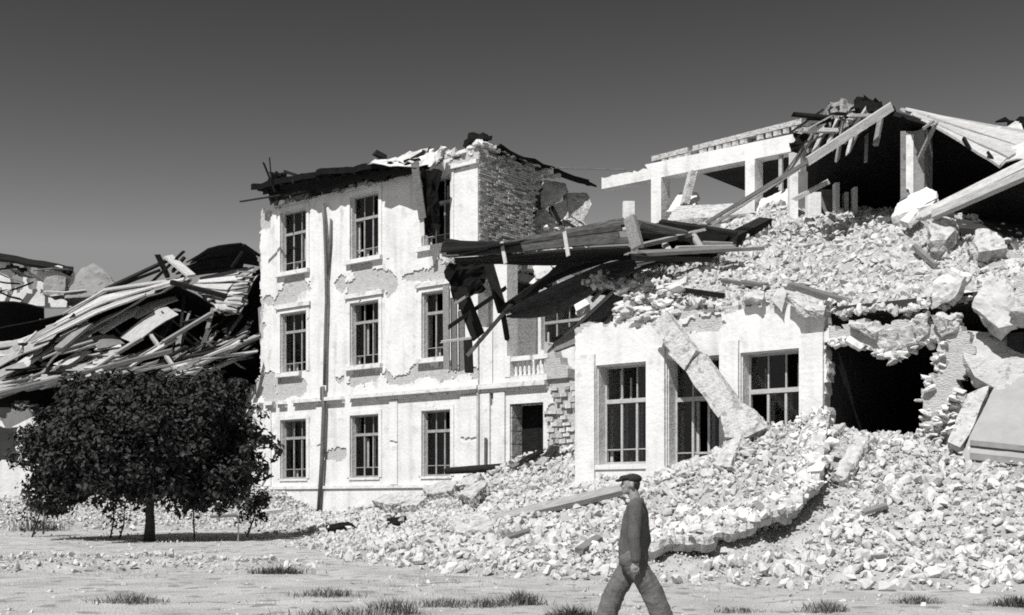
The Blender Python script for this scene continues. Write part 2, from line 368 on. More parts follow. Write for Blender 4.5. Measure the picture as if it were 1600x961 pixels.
st_gr = scatter(20000, (-16, 12, 13., 40), lambda x, y: gz(y)+np.maximum(heap(x, y), 0), lambda x, y: .12+.8*(vnoise(x, y, 1.5, 8) > .3), 33, .007, .05, 3.4)
ST_LABELS = [(0, 150, 'angular pale stone among the loose stones before the left side of the tree'), (150, 480, 'angular pale stone among the loose stones before the tree trunk and its right side'),
             (480, 640, 'angular pale stone at the low toe of rubble before the three-storey block'), (640, 800, 'angular pale stone on the rubble below the dark log'), (800, 940, 'angular pale stone on the rubble before the doorway, left of the walking man'),
             (940, 1080, 'angular pale stone on the rubble just behind the walking man'), (1080, 1200, 'angular pale stone on the rubble below the fallen column'), (1200, 1320, 'angular pale stone on the rubble around the curved strip of fallen wall'),
             (1320, 1460, 'angular pale stone on the rubble slope below the dark breach'), (1460, 1700, 'angular pale stone on the rubble below the fallen wall panel')]
UP_LABELS = [(0, 1060, 'angular pale stone high on the wing near the timber heap'), (1060, 1250, 'angular pale stone on the upper slope above the three wing windows'), (1250, 1420, 'angular pale stone on the upper slope above the dark breach'), (1420, 1800, 'angular pale stone on the upper slope below the fallen rafters')]
def stone_label(x, y, up):
    px = min(max(0, CX+F*x/y), 1690); l = next(l for a, b, l in (UP_LABELS if up else ST_LABELS) if a <= px < b)
    if up or px < 800: return l
    py = HY-(H(x, y)-HC)*F/y; return l.replace(' on the rubble', ' low on the rubble' if py > 845 else ' halfway up the rubble' if py > 775 else ' high on the rubble', 1)
allst = [(st_front[i], 0) for i in range(len(st_front))]+[(st_up[i], 1) for i in range(len(st_up))]
big = sorted(allst, key=lambda q: -q[0][3]/q[0][1] if -10 < CX+F*q[0][0]/q[0][1] < 1610 else 0)
bigset = big[:290]; rest = np.array([q[0] for q in big[290:]]); rest = np.concatenate([rest, st_gr])
shared = [np_mesh('stone', v, t, 'stone') for v, t in SH1]
for q, up in bigset:
    o = bpy.data.objects.new('stone', shared[RND.randrange(16)]); C.objects.link(o)
    o.location = q[:3]; o.scale = (q[3],)*3; o.rotation_euler = (RND.uniform(0, 6), RND.uniform(0, 6), RND.uniform(0, 6))
    lb = stone_label(q[0], q[1], up); tag(o, lb, 'stone', lb.replace('angular pale stone', 'stones').replace('just behind', 'behind'))
R = rots(len(rest), np.random.default_rng(5)); Vs = []; Ts = []; k = 0
sh = np.random.default_rng(6).integers(0, 16, len(rest))+16*(rest[:, 3]*F/rest[:, 1] < 4.5)
for c in range(32):
    m = np.where(sh == c)[0]; S0, T0 = (SH0+SHT)[c]; v = np.einsum('nij,vj->nvi', R[m], S0)*rest[m, 3][:, None, None]+rest[m, :3][:, None]
    Vs.append(v.reshape(-1, 3)); Ts.append((T0[None]+(np.arange(len(m))*len(S0))[:, None, None]).reshape(-1, 3)+k); k += len(m)*len(S0)
o = np_obj('small_stones', np.concatenate(Vs), np.concatenate(Ts), 'stone'); tag(o, 'countless small pale stones covering the rubble slopes and ground', 'stones', kind='stuff')

# ------------------------------------------------------------------ windows
def window(parent, t0, t1, z0, z1, d, split, low=.16, cols=3, seed=0, m='frame_paint', inner=True, rev=.16):
    r = random.Random(seed); mb = MB(); e = .055; h = z1-z0; zs = z1-h*split; zl = z0+h*low
    mb.box((t0, d, z0), (t0+e, d+.08, z1)); mb.box((t1-e, d, z0), (t1, d+.08, z1))
    mb.box((t0+e, d, z0), (t1-e, d+.08, z0+e)); mb.box((t0+e, d, z1-e), (t1-e, d+.08, z1)); mb.box((t0+e, d-.02, zs-.05), (t1-e, d+.08, zs+.05))
    cs = [t0+e+(t1-t0-2*e)*i/cols for i in range(cols+1)]
    for c in cs[1:-1]:
        mb.box((c-.028, d, z0+e), (c+.028, d+.07, zs-.05)); mb.box((c-.015, d+.01, zs+.05), (c+.015, d+.06, z1-e))
    for i in range(cols):
        a = cs[i]+(.036 if i else .001); b = cs[i+1]-(.036 if i < cols-1 else .001)
        mb.box((a, d+.015, zl-.012), (b, d+.05, zl+.012))
    fr = mb.build('window', m, parent)
    rv = MB(); f0 = d-rev; rv.box((t0-.008, f0, z0), (t0+.012, d-.003, z1)); rv.box((t1-.012, f0, z0), (t1+.008, d-.003, z1)); rv.box((t0+.012, f0, z1-.012), (t1-.012, d-.003, z1+.008))
    rv.build('reveal', 'plaster', fr)
    for i in range(cols):
        a = cs[i]+(.035 if i else 0); b = cs[i+1]-(.035 if i < cols-1 else 0)
        for (y0, y1) in ((z0+e, zl-.018), (zl+.018, zs-.05), (zs+.05, z1-e)):
            if r.random() < .35: continue
            MB().box((a, d+.03, y0), (b, d+.036, y1)).build('pane', 'glass', fr)
    if inner:                                        # second set of casements behind, some hanging open
        mb = MB(); q = d+.13
        for i in range(cols):
            for c in (cs[i]+.05, cs[i+1]-.05):
                if r.random() < .85: mb.box((c-.038, q, z0), (c+.038, q+.05, zs-.06-(.3*r.random() if r.random() < .3 else 0)))
        for i in range(cols): 
            if r.random() < .7: c = cs[i]+.1+r.random()*.25; mb.box((c-.02, q+.1, zs+.02), (c+.02, q+.14, z1-.05-r.random()*.4))
        mb.box((t0, q-.01, zs-.05), (t1, q+.06, zs+.04)); mb.box((t0, q-.01, zl-.03), (t1, q+.04, zl+.01))
        mb.build('inner_frame', 'paint_white', fr)
    return fr

# ------------------------------------------------------------------ three-storey block
BL = empty('school_block', LF.O, 'three-storey whitewashed building block still standing with nine barred windows and peeling plaster', 'building', rz=LF.rz, world=False)
COLS = [(-4.66, -3.14), (-.72, .78), (2.92, 4.28)]; ROWS = [(10.25, 12.58), (6.36, 8.66), (2.26, 4.54)]
TL, TR = -5.94, 5.51
WIN = [(a, b, z0, z1) for a, b in COLS for z0, z1 in ROWS]
ea = [e for c in COLS for e in c]; eb = [e for q in ROWS for e in q]
def topline(t):
    if t < -4.6: return 12.75+.35*fbm(t*2, 1)
    return 13.0+(.1*fbm(t*2, 5) if t < 3.5 else .22+.18*fbm(t*3, 2))
def leftline(z):
    if z < 5.2: return -7.25+.12*fbm(z*2, 9)
    if z < 6.5: return -7.25+(z-5.2)*1.0+.12*fbm(z*3, 4)
    return TL+.08*fbm(z*1.6, 3)
def wkeep(t, z): return not inrect(t, z, WIN) and z < topline(t) and t > leftline(z)
mb = gridwall(MB(), (-7.5, TR), (-.3, 13.6), .16, wkeep, .5, front(0), ea, eb+[1.93, 5.2], seed=2)
mb.build('wall', 'masonry', BL)
PATCH = [(-3.9,9.55,.95,.62),(-4.3,9.1,.7,.35),(.25,9.35,1.5,.5),(-.3,9.8,.9,.4),(1.2,9.0,.6,.3),(4.1,9.55,.75,.55),(3.3,9.35,.5,.3),
         (-5.2,5.95,1.3,.55),(-4.0,5.75,1.0,.35),(.1,5.9,1.1,.35),(3.5,5.95,1.1,.35),(4.9,5.75,.7,.4),(-5.75,12.6,.6,.45),(-6.5,5.7,.8,.5),
         (-5.8,8.6,.25,.8),(5.2,9.3,.3,.3),(2.4,9.3,.5,.18),(1.9,5.7,.8,.2),(4.6,12.9,1.1,.2),(-1.4,3.1,.8,.25),(-5.4,9.3,.3,.25)]
def patch(t, z, P, k=.85):
    q = min(((t-a)/ra)**2+((z-b)/rb)**2 for a, b, ra, rb in P); return q+k*fbm(t*1.7, z*1.7, 3)*1.6 < 1
def pkeep(t, z):
    return wkeep(t, z) and not patch(t, z, PATCH) and z < topline(t)-.12 and t > leftline(z)+.06 and fbm(t*.9+40, z*.9) > -1.05
mb = gridwall(MB(), (-7.4, TR), (1.95, 13.5), .055, pkeep, .045, front(-.045), ea, eb, jit=.38, seed=3)
mb.build('plaster', 'plaster', BL)
mb = gridwall(MB(), (-6.6, TR), (.2, 1.90), .12, lambda t, z: not patch(t, z, [(-5.5,1.2,.8,.4),(2.8,.9,1.2,.4)]), .10, front(-.10), seed=4); mb.build('plinth', 'plaster', BL)
mb = gridwall(MB(), (-6.4, TR+.1), (1.86, 1.97), .12, lambda t, z: fbm(t*2, 77) > -.75, .17, front(-.17), seed=5); mb.build('plinth_ledge', 'moulding', BL)
# string course, broken in places
for z0, z1, pr in ((5.02, 5.14, .16), (5.14, 5.27, .26)):
    mb = gridwall(MB(), (-6.1, TR+.12), (z0, z1), .13, lambda t, z: fbm(t*1.3, 12.5) > (-.25 if t < .2 else -.5), pr, front(-pr-.002), seed=6)
    mb.build('string_course', 'moulding', BL)
# pilaster strips and jointing of the ground floor
for t0, t1 in ((-6.0, -5.2), (-2.55, -2.15), (1.35, 1.75), (4.75, TR)):
    gridwall(MB(), (t0, t1), (1.99, 4.98), .12, lambda t, z: abs(((z-1.98) % .5)-.25) < .235 and not patch(t, z, PATCH), .05, front(-.096), seed=int(t0*10) % 97).build('pilaster', 'plaster', BL)
for i, (a, b) in enumerate(COLS):
    for j, (z0, z1) in enumerate(ROWS):
        window(BL, a+.01, b-.01, z0+.01, z1-.01, .17, .31 if j else .36, seed=i*7+j)
        if j < 2:
            mb = gridwall(MB(), (a-.2, b+.2), (z0-.17, z0-.01), .11, lambda t, z: not (i == 0 and t > b-.25 and j == 1), .2, front(-.2), seed=i*3+j); mb.build('window_sill', 'moulding', BL)
        else: MB().box((a-.05, -.09, z0-.09), (b+.05, .1, z0-.004)).build('window_sill', 'moulding', BL)
        # moulded surround and hood
        sb = gridwall(MB(), (a-.16, b+.16), (z0, z1+.16), .1, lambda t, z, a=a, b=b, z1=z1: not (a < t < b and z < z1) and fbm(t*2+i, z*2+j, 8) > -.7, .03, front(-.078), [a, b], [z1], seed=i+j*5)
        sb.build('window_surround', 'plaster', BL)
        if j == 1:
            gridwall(MB(), (a-.25, b+.25), (z1+.17, z1+.33), .11, lambda t, z: fbm(t*2, i+3.3) > -.55, .15, front(-.15), seed=9+i).build('window_hood', 'moulding', BL)
# dark rooms behind: floors, rear and partition walls
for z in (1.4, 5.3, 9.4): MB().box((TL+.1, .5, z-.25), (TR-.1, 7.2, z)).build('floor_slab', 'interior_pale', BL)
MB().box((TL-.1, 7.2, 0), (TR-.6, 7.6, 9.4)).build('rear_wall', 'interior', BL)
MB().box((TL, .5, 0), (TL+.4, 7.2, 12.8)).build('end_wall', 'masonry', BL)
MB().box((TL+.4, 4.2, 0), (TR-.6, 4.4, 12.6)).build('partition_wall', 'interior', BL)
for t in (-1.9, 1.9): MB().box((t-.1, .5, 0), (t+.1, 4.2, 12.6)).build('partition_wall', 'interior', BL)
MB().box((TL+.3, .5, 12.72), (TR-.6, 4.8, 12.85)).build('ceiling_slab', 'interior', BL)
# brick side wall, broken off toward the rear
def side_end(z): return 3.0+.55*(z-11)/2.2+.3*fbm(z*1.7, 2.2)+(.0 if z > 11 else (z-11)*.35)
def side_keep(d, z): return z < 13.25+.15*fbm(d*3, 6)-d*.02 and d < side_end(z) and z > 8.6
gridwall(MB(), (.5, 4.6), (8.4, 13.5), .15, side_keep, -.42, lambda a, b, dp: (TR-.03+dp, a, b), seed=12).build('side_wall', 'masonry', BL)
gridwall(MB(), (.5, 7.2), (-.2, 8.6), .3, lambda d, z: True, -.42, lambda a, b, dp: (TR-.03+dp, a, b), seed=13).build('side_wall', 'masonry', BL)
bw = MB(); r = random.Random(5); row = 0; z = 8.7
while z < 13.2:
    d = .02-(row % 2)*.125
    while d < 4:
        if side_keep(max(d+.12, .51), z+.03) and r.random() < .93:
            pr = r.uniform(-.004, .05) if r.random() < .8 else -.03; dd = d+r.uniform(-.01, .01)
            bw.box((TR-.02, max(dd, .0), z), (TR+.01+pr, dd+.232, z+.066+r.uniform(-.008, .004)))
        d += .25
    z += .082; row += 1
o = bw.build('brickwork', 'brick', BL); o['kind'] = 'stuff'
MB().box((TR-.6, .51, 8.6), (TR-.5, 4.0, 12.9)).build('partition_wall', 'interior', BL)
# drainpipe, with a stub beside it
pts = [LF.at(px, py, -.2) for px, py in ((504,318),(507,345),(509,400),(510,470),(508,540),(507,602))]
MB().tube(pts, .065).tube([LF.at(504,604,-.22), LF.at(506,640,-.22), LF.at(503,720,-.22), LF.at(498,800,-.22)], .085).build('drainpipe', 'iron', BL, True)
MB().box(LF.at(500,625,-.34), LF.at(508,606,-.12)).build('pipe_head', 'iron', BL, fix=True)
MB().tube([LF.at(517,342,-.12), LF.at(516,380,-.12), LF.at(512,430,-.16)], [.04,.07,.04]).build('pipe_stub', 'iron', BL, True)
# roof: sagging tarred boarding with a deep overhang, torn tin at the right
def roofpt(t, d): 
    x = (t+5.4)/8.6
    return Vector((t, d, 13.75-.55*x+.12*math.sin(x*3.1)+.06*fbm(t*1.3, d)+(d*.09)))
vs = []; fs = []; nT, nD = 36, 10
for i in range(nT+1):
    for j in range(nD+1):
        t = -5.55+8.9*i/nT; d = -.8+7.8*j/nD+(.18*fbm(t*2.5, 8) if j == 0 else 0); p = roofpt(t, d); vs += [p, p-Vector((0, 0, .12+.1*(j == 0)))]
for i in range(nT):
    for j in range(nD):
        a, b, c, e = [2*(q*(nD+1)+s) for q, s in ((i,j),(i+1,j),(i+1,j+1),(i,j+1))]
        fs += [(a,b,c,e), (e+1,c+1,b+1,a+1)]
        if j == 0: fs.append((a+1,b+1,b,a))
        if j == nD-1: fs.append((e,c,c+1,e+1))
        if i == 0: fs.append((e,e+1,a+1,a))
        if i == nT-1: fs.append((b,b+1,c+1,c))
MB().add(vs, fs).build('roof', 'tar', BL, fix=True)
for z0, z1, dd in ((13.28, 13.62, -.52), (13.02, 13.29, -.47), (12.78, 13.03, -.42)):  # torn fascia boards, dark and hung low to imitate the eave's shadow band
    gridwall(MB(), (-5.15+.3*(z0 < 13.2), 3.25), (z0, z1), .14, lambda t, z: z > 12.86+.22*fbm(t*1.3, 9)-.02*t and z < 13.62-.07*(t+5), .05, front(dd), seed=int(z0*10)).build('fascia_shade_board', 'wood_dark', BL)
for i in range(13):
    t = -5.2+i*.68; p = roofpt(t, -.72)-Vector((0,0,.2)); q = roofpt(t, .6)-Vector((0,0,.25)); MB().bar(p, q, .1, .14).build('rafter', 'wood_dark', BL)
def crumple(name, pts, th, m, parent, seed, amp=.06, n=7):
    """torn sheet through four corners, dented, with ragged rim"""
    a, b, c, d = [Vector(p) for p in pts]; r = random.Random(seed); vs = []; fs = []
    nrm = (b-a).cross(d-a).normalized()
    for i in range(n+1):
        for j in range(n+1):
            u, v = i/n, j/n; e = .05 if i in (0, n) or j in (0, n) else .015
            p = (a*(1-u)+b*u)*(1-v)+(d*(1-u)+c*u)*v
            p = p+nrm*amp*fbm(u*3+seed, v*3)*2+Vector((r.uniform(-e, e), r.uniform(-e, e), r.uniform(-e, e)))*1.6; vs += [p, p-nrm*th]
    for i in range(n):
        for j in range(n):
            q = [2*(x*(n+1)+y) for x, y in ((i,j),(i+1,j),(i+1,j+1),(i,j+1))]
            fs += [tuple(q), tuple(k+1 for k in q[::-1])]
            if j == 0: fs.append((q[0]+1, q[1]+1, q[1], q[0]))
            if j == n-1: fs.append((q[2]+1, q[3]+1, q[3], q[2]))
            if i == 0: fs.append((q[3]+1, q[0]+1, q[0], q[3]))
            if i == n-1: fs.append((q[1]+1, q[2]+1, q[2], q[1]))
    return MB().add(vs, fs).build(name, m, parent, fix=True)
la = LF.at
crumple('roof_sheet', [la(575,255,-1.05), la(652,261,-1.05), la(655,247,-.3), la(590,247,-.3)], .02, 'sheet_metal', BL, 3)
crumple('roof_sheet', [la(605,250,-.9), la(645,252,-.9), la(672,230,.3), la(650,236,.3)], .02, 'sheet_metal', BL, 4)
crumple('roof_sheet', [la(652,253,-1.), la(676,258,-.95), la(697,231,.2), la(670,236,.2)], .02, 'sheet_metal', BL, 5, .08)
crumple('roof_sheet', [la(672,262,-.8), la(682,252,-.8), la(694,233,-.5), la(690,230,-.4)], .02, 'sheet_metal', BL, 6, .05)
crumple('roof_sheet', [la(725,228,.6), la(757,222,.6), la(765,212,1.4), la(734,209,1.2)], .03, 'tar', BL, 7)
crumple('roof_sheet', [la(418,300,-.6), la(440,300,-.6), la(447,268,-.4), la(424,272,-.4)], .03, 'tar', BL, 8, .12)
MB().bar(la(648,255,-1.02), la(660,340,-.9), .33, .035, up=(0,1,0), jag=.08).build('hanging_board', 'wood_grey', BL)
MB().bar(la(657,300,-.86), la(660,366,-.82), .2, .03, up=(0,1,0), jag=.12).build('hanging_board', 'sheet_metal', BL)
crumple('torn_roof_felt', [la(662,262,-.85), la(687,268,-.75), la(684,362,-.5), la(660,368,-.6)], .03, 'tar', BL, 9, .12)
for a, b, h in (((438,305,-1.),(376,315,-1.6),.05),((430,300,-.9),(412,255,-1.0),.05),((424,280,-.9),(421,246,-.9),.03),((470,276,-.4),(445,268,-.6),.1),((602,247,-.2),(585,238,-.6),.16),((645,248,-.6),(662,238,-.2),.12)):
    MB().bar(la(*a), la(*b), h*1.5, h, jag=.05).build('broken_batten', 'wood_dark', BL)
# stone heap along the broken wall head
r = random.Random(9)
sm = shared
def put_stone(parent, p, s, name='stone', flat=.8, rr=RND):
    o = bpy.data.objects.new(name, sm[rr.randrange(16)]); C.objects.link(o); o.parent = parent; o.location = p
    o.scale = (s*rr.uniform(.8, 1.3), s, s*flat); o.rotation_euler = (rr.uniform(-.4, .4), rr.uniform(-.4, .4), rr.uniform(0, 6)); return o
for i in range(90):
    if i < 40: t = r.uniform(4.0, 5.5); d = r.uniform(0, .9); z = topline(min(t, 5.4))+.02+max(0, (t-4.2))*.28*(1-abs(d-.45))
    else: d = r.uniform(.3, 4.6); t = TR-r.uniform(0, .4); z = 13.42-.05*d+.10*r.random()
    put_stone(BL, (t, d, z), r.uniform(.09, .24), rr=r)
gridwall(MB(), (3.4, TR+.02), (12.72, 13.1), .12, lambda t, z: z < 12.95+.2*fbm(t*2, 4), .16, front(-.16), seed=21).build('cornice', 'plaster', BL)
for d in (1.2, 2.2, 3.1): MB().bar((TR+.15, d, 13.35-d*.06), (TR-.8, d+.2, 13.6), .14, .09, jag=.05).build('rafter', 'wood_dark', BL)
crumple('roof_edge', [(TR+.25, .8, 13.45), (TR+.25, 6.4, 13.3), (TR-.6, 6.2, 13.55), (TR-.6, 1.0, 13.62)], .07, 'wood_dark', BL, 17, .06, 9)
# broken rear part of the side wall: tilted plastered chunks and debris
def chunk(name, outline, th, m, parent=None, seed=0, label=None, cat=None, rough=.06, group=None):
    """broken block behind an outline: a hull with fracture facets, its faces roughened"""
    import bmesh
    pts = [Vector(p) for p in outline]; c = sum(pts, Vector())/len(pts); nrm = Vector()
    for i in range(len(pts)): nrm += (pts[i]-c).cross(pts[(i+1) % len(pts)]-c)
    nrm.normalize()
    if nrm.y > 0 and abs(nrm.y) > .3: nrm = -nrm
    elif nrm.z < 0 and abs(nrm.y) <= .3: nrm = -nrm
    r = random.Random(seed); cl = []
    for i, p in enumerate(pts):
        q = pts[(i+1) % len(pts)]; k = max(1, int((q-p).length/.35))
        for j in range(k):
            x = p.lerp(q, j/k); inn = (c-x).normalized()
            cl.append(x+inn*r.uniform(-.3, 1.)*rough+nrm*r.uniform(-.5, .2)*rough); cl.append(x+inn*r.uniform(-.5, 1.5)*rough-nrm*th*r.uniform(.8, 1.1))
    V, T = hull([tuple(p) for p in cl]); b = bmesh.new(); vv = [b.verts.new(v) for v in V]
    for t in T:
        try: b.faces.new([vv[x] for x in t])
        except ValueError: pass
    for _ in range(4):
        e = [x for x in b.edges if x.calc_length() > max(.11, th*.25)]
        if not e: break
        bmesh.ops.subdivide_edges(b, edges=e, cuts=1, use_grid_fill=False); bmesh.ops.triangulate(b, faces=b.faces[:])
    b.normal_update(); mv = []
    for v in b.verts:
        p = v.co; edge = min(1, max(0, -(p-c).dot(nrm)/max(th, .01)))
        mv.append(v.normal*rough*((.3+.9*edge)*noise.cell((p.x*7, p.y*7, p.z*7))*.7+1.3*fbm(p.x*3+seed, p.y*3, p.z*3)*(.35+.65*edge)))
    for v, d in zip(b.verts, mv): v.co += d
    mb = MB().add([v.co.copy() for v in b.verts], [[v.index for v in f.verts] for f in b.faces] if b.verts.index_update() is None else [])
    b.free(); o = mb.build(name, m, parent, fix=True)
    if label: tag(o, label, cat, group)
    return o
CH = empty('broken_wall', LF.O+LF.u*5.5+LF.n*3.8, 'shattered rear stretch of side wall, grey plaster chunks split from the brick wall', 'wall')
lw = lambda px, py, d: LF.world((5.4, 0, 0))*0+P(px, py, LF.t(px, 0)[1]) if d is None else P(px, py, d)
chunk('plaster_chunk', [P(838,300,45), P(850,280,45.3), P(885,285,45.6), P(888,300,45.4), P(862,316,45), P(846,320,44.8)], .3, 'plaster_grey', CH, 1)
chunk('plaster_chunk', [P(884,300,45.8), P(918,300,46.2), P(925,318,46), P(912,345,45.6), P(888,338,45.4)], .3, 'slab', CH, 2)
chunk('plaster_chunk', [P(858,322,45.2), P(885,312,45.5), P(890,345,45.2), P(870,355,45)], .3, 'plaster_grey', CH, 3)
chunk('masonry_chunk', [P(830,345,44.6), P(850,318,44.8), P(872,352,44.8), P(880,395,44.4), P(826,400,44)], .5, 'slab', CH, 4, rough=.12)
chunk('masonry_chunk', [P(795,385,43.6), P(822,350,44.2), P(838,372,44), P(840,420,43.6), P(790,420,43.2)], .5, 'rubble', CH, 5, rough=.12)
chunk('masonry_chunk', [P(872,352,45.2), P(905,335,45.6), P(922,350,45.6), P(925,420,45), P(870,420,44.6)], .5, 'slab', CH, 6, rough=.12)
for a, b in (((862,322),(876,350)), ((905,355),(895,385)), ((880,345),(915,365))): MB().bar(P(*a,44.6), P(*b,44.4), .12, .1, jag=.05).build('broken_batten', 'wood_dark', CH)
r = random.Random(4)
for i in range(110):
    px = r.uniform(795, 925); py = r.uniform(max(345, 400-(px-790)*1.2), 425); p = P(px, py, 44.2+(px-800)/130+r.uniform(-.3, .2)-(py-350)/150)
    put_stone(CH, p-CH.location, r.uniform(.07, .22), rr=r)
MB().box((5.6, 3.9, 9.0), (9.0, 7.2, 9.3)).build('floor_slab', 'slab', BL)
tag(MB().bar(P(862,262,44.5), P(978,265,43.5), .05, .05).build('iron_rod', 'iron'), 'thin dark rod jutting level into the sky from the broken brick wall head', 'rod')

# ------------------------------------------------------------------ entrance bay with balcony
EB = empty('entrance_bay', LF.world((7.2, 0, 0)), 'two-storey entrance bay with doorway below a small balustraded balcony', 'building', rz=LF.rz, world=False)
def eb(t, d, z): return (t-7.2, d, z)
DOOR = (6.86, 8.26, 1.4, 4.58)
ebm = lambda d0: (lambda a, b, dp: eb(a, d0+dp, b))
def ebtop(t): return 5.3 if t < 8.45 else 5.6-.5*(t-8.45)+.3*fbm(t*3, 3)
def ekeep(t, z): return not inrect(t, z, [DOOR]) and z < ebtop(t) and t < 9.7+.15*fbm(z*3, 5)
gridwall(MB(), (TR+.01, 9.9), (.5, 5.9), .14, ekeep, .55, ebm(.06), DOOR[:2], DOOR[2:], seed=31).build('wall', 'masonry', EB)
def eplk(t, z): return ekeep(t, z) and not patch(t, z, [(9.2,3.9,.75,1.9),(9.5,2.4,.5,1.),(5.9,4.85,.35,.25),(8.9,5.2,.5,.5)], .4)
gridwall(MB(), (TR+.05, 9.7), (1.4, 5.3), .06, eplk, .05, ebm(.01), DOOR[:2], DOOR[2:], seed=32).build('plaster', 'plaster', EB)
for i in range(6):
    z = 2.0+.43*i; MB().box(eb(6.862, .075, z), eb(6.90, .60, z+.40)).build('jamb_block', 'plaster_grey', EB)
MB().box(eb(6.9, .62, 1.4), eb(8.25, .70, 4.56)).build('door', 'wood_dark', EB)
MB().box(eb(7.56, .60, 1.4), eb(7.60, .618, 4.5)).build('door_batten', 'wood_dark', EB)
for z0, z1, pr in ((5.0, 5.12, .12), (5.12, 5.28, .24)):
    gridwall(MB(), (TR+.13, 8.75), (z0, z1), .13, lambda t, z: t < 8.5 or fbm(t*4, 2) > -.1, pr, ebm(.058-pr), seed=33).build('string_course', 'moulding', EB)
for t0, t1, z1 in ((5.62, 6.05, 4.98), (6.22, 6.7, 4.98)):
    gridwall(MB(), (t0, t1), (1.5, z1), .12, lambda t, z: True, .08, ebm(-.075), seed=34).build('pilaster', 'plaster', EB)
MB().tube([eb(5.58,-.12,5.2), eb(5.56,-.12,2.0)], .05).build('drainpipe', 'plaster_grey', EB)
MB().tube([eb(5.95,-.15,3.5), eb(5.94,-.15,2.3)], .05).build('pipe_stub', 'iron', EB)
# balcony parapet with balusters
MB().box(eb(6.75,-.1,5.284), eb(8.5,.25,5.46)).build('parapet_base', 'plaster', EB)
gridwall(MB(), (6.8, 8.5), (5.97, 6.12), .12, lambda t, z: fbm(t*3, 8) > -.6, .28, ebm(-.08), seed=35).build('parapet_rail', 'plaster', EB)
bal = None
for i in range(7):
    t = 7.08+i*.185; h = .51
    if bal is None:
        bal = MB().tube([(0,0,0),(0,0,.06),(0,0,.1),(0,0,.2),(0,0,.34),(0,0,.45),(0,0,h)], [.07,.07,.035,.065,.035,.05,.065]).build('baluster', 'plaster', EB, True); o = bal
    else:
        o = bal.copy(); C.objects.link(o)
    o.location = eb(t, .08, 5.46)
MB().box(eb(6.72,-.12,5.46), eb(6.98,.26,6.15)).build('parapet_post', 'plaster', EB)
gridwall(MB(), (8.36, 9.3), (5.3, 6.6), .13, lambda t, z: z < 6.5-1.1*(t-8.36)+.25*fbm(t*4, z*3), .4, ebm(-.06), seed=36).build('parapet_post', 'masonry', EB)
# pillar standing on the balcony corner and the set-back first floor wall with its window
gridwall(MB(), (6.15, 6.75), (5.3, 9.6), .13, lambda t, z: z < 9.3, .55, ebm(.0), seed=37).build('pillar', 'plaster', EB)
gridwall(MB(), (5.53, 6.1), (5.3, 7.6), .13, lambda t, z: z < 7.4-.5*(t-5.53)+.2*fbm(t*4, 1), .4, ebm(.02), seed=38).build('parapet_post', 'plaster', EB)
SW = 3.2; wt0 = LF.t(846, SW)[0]; wt1 = LF.t(908, SW)[0]; wz1 = la(870,478,SW).z; wz0 = la(870,545,SW).z
def skeep(t, z): return not inrect(t, z, [(wt0, wt1, wz0, wz1)]) and z < 9.0-.25*(t-5.6)+.3*fbm(t*2, 3)
gridwall(MB(), (5.55, 13.2), (5.0, 9.4), .16, skeep, .4, ebm(SW), [wt0, wt1], [wz0, wz1], seed=39).build('rear_wall', 'masonry', EB)
gridwall(MB(), (5.55, 13.1), (5.0, 9.4), .1, lambda t, z: skeep(t, z) and not patch(t, z, [(7.6,7.9,.7,.9),(8.6,8.7,1.2,.35),(8.0,6.5,.5,.5),(10.9,8,.8,1)], .4) and z < 8.8-.25*(t-5.6), .05, ebm(SW-.05), [wt0, wt1], [wz0, wz1], seed=40).build('plaster', 'plaster', EB)
EBW = window(EB, wt0-7.2, wt1-7.2, wz0, wz1, SW+.12, .36, seed=50)
MB().box(eb(5.55, .6, 5.0), eb(13.2, SW, 5.25)).build('balcony_floor', 'slab', EB)
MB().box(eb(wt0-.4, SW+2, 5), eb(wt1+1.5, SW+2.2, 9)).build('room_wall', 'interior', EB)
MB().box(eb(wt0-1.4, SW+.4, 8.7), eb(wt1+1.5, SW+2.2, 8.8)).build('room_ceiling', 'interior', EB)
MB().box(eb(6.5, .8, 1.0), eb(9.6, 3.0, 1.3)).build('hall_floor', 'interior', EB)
# picked-apart bricks of the bare pier right of the door
r = random.Random(14)
brk = MB().box((-.125,-.06,-.036), (.125,.06,.036)); bm0 = None
for i in range(17):
    for j in range(7):
        t = 8.42+j*.265+(i % 2)*.13; z = 2.0+i*.185
        if t > 9.72 or r.random() < .3 or not patch(t, z, [(9.2,3.9,.75,1.9),(9.5,2.4,.5,1.)], .4): continue
        if bm0 is None: bm0 = brk.build('brick', 'brick', EB); o = bm0
        else: o = bm0.copy(); C.objects.link(o)
        o.location = eb(t+r.uniform(-.03,.03), .06-r.uniform(-.02,.07), z+r.uniform(-.02,.02)); o.scale = (r.uniform(.8,1.15), 1.2, r.uniform(1.2,2.1)); o.rotation_euler = (r.uniform(-.08,.08), r.uniform(-.1,.1), r.uniform(-.12,.12))

# ------------------------------------------------------------------ front wing
WG = empty('front_wing', WF.O, 'ruined front wing with three tall windows between white piers under a slope of rubble', 'building', rz=WF.rz, world=False)
WW = [(-.86,.57,2.25,4.62),(1.12,2.5,2.1,4.62),(3.02,4.42,2.3,4.62)]
def holetop(t): return 4.55+.16*fbm(t*2.2, 3)+(.12 if t < 5.6 else 0)-.36*math.exp(-((t-6.45)/.28)**2)
def inhole(t, z): return 5.02+.05*fbm(z*3, 2) < t < 7.12+.22*fbm(z*2, 6)+.3*max(0, z-3.4) and z < holetop(t)
def wtop(t): return (5.62 if t < 4.95 else 4.98)+.12*fbm(t*2, 7)
def wgkeep(t, z): return (t < 8.0+.4*fbm(z*1.5, 8) or t > 9.35+.2*fbm(z*2, 3)) and not inrect(t, z, WW) and not inhole(t, z) and z < wtop(t) and (t > -1.48+.06*fbm(z*2, 2)) and t < 13.2
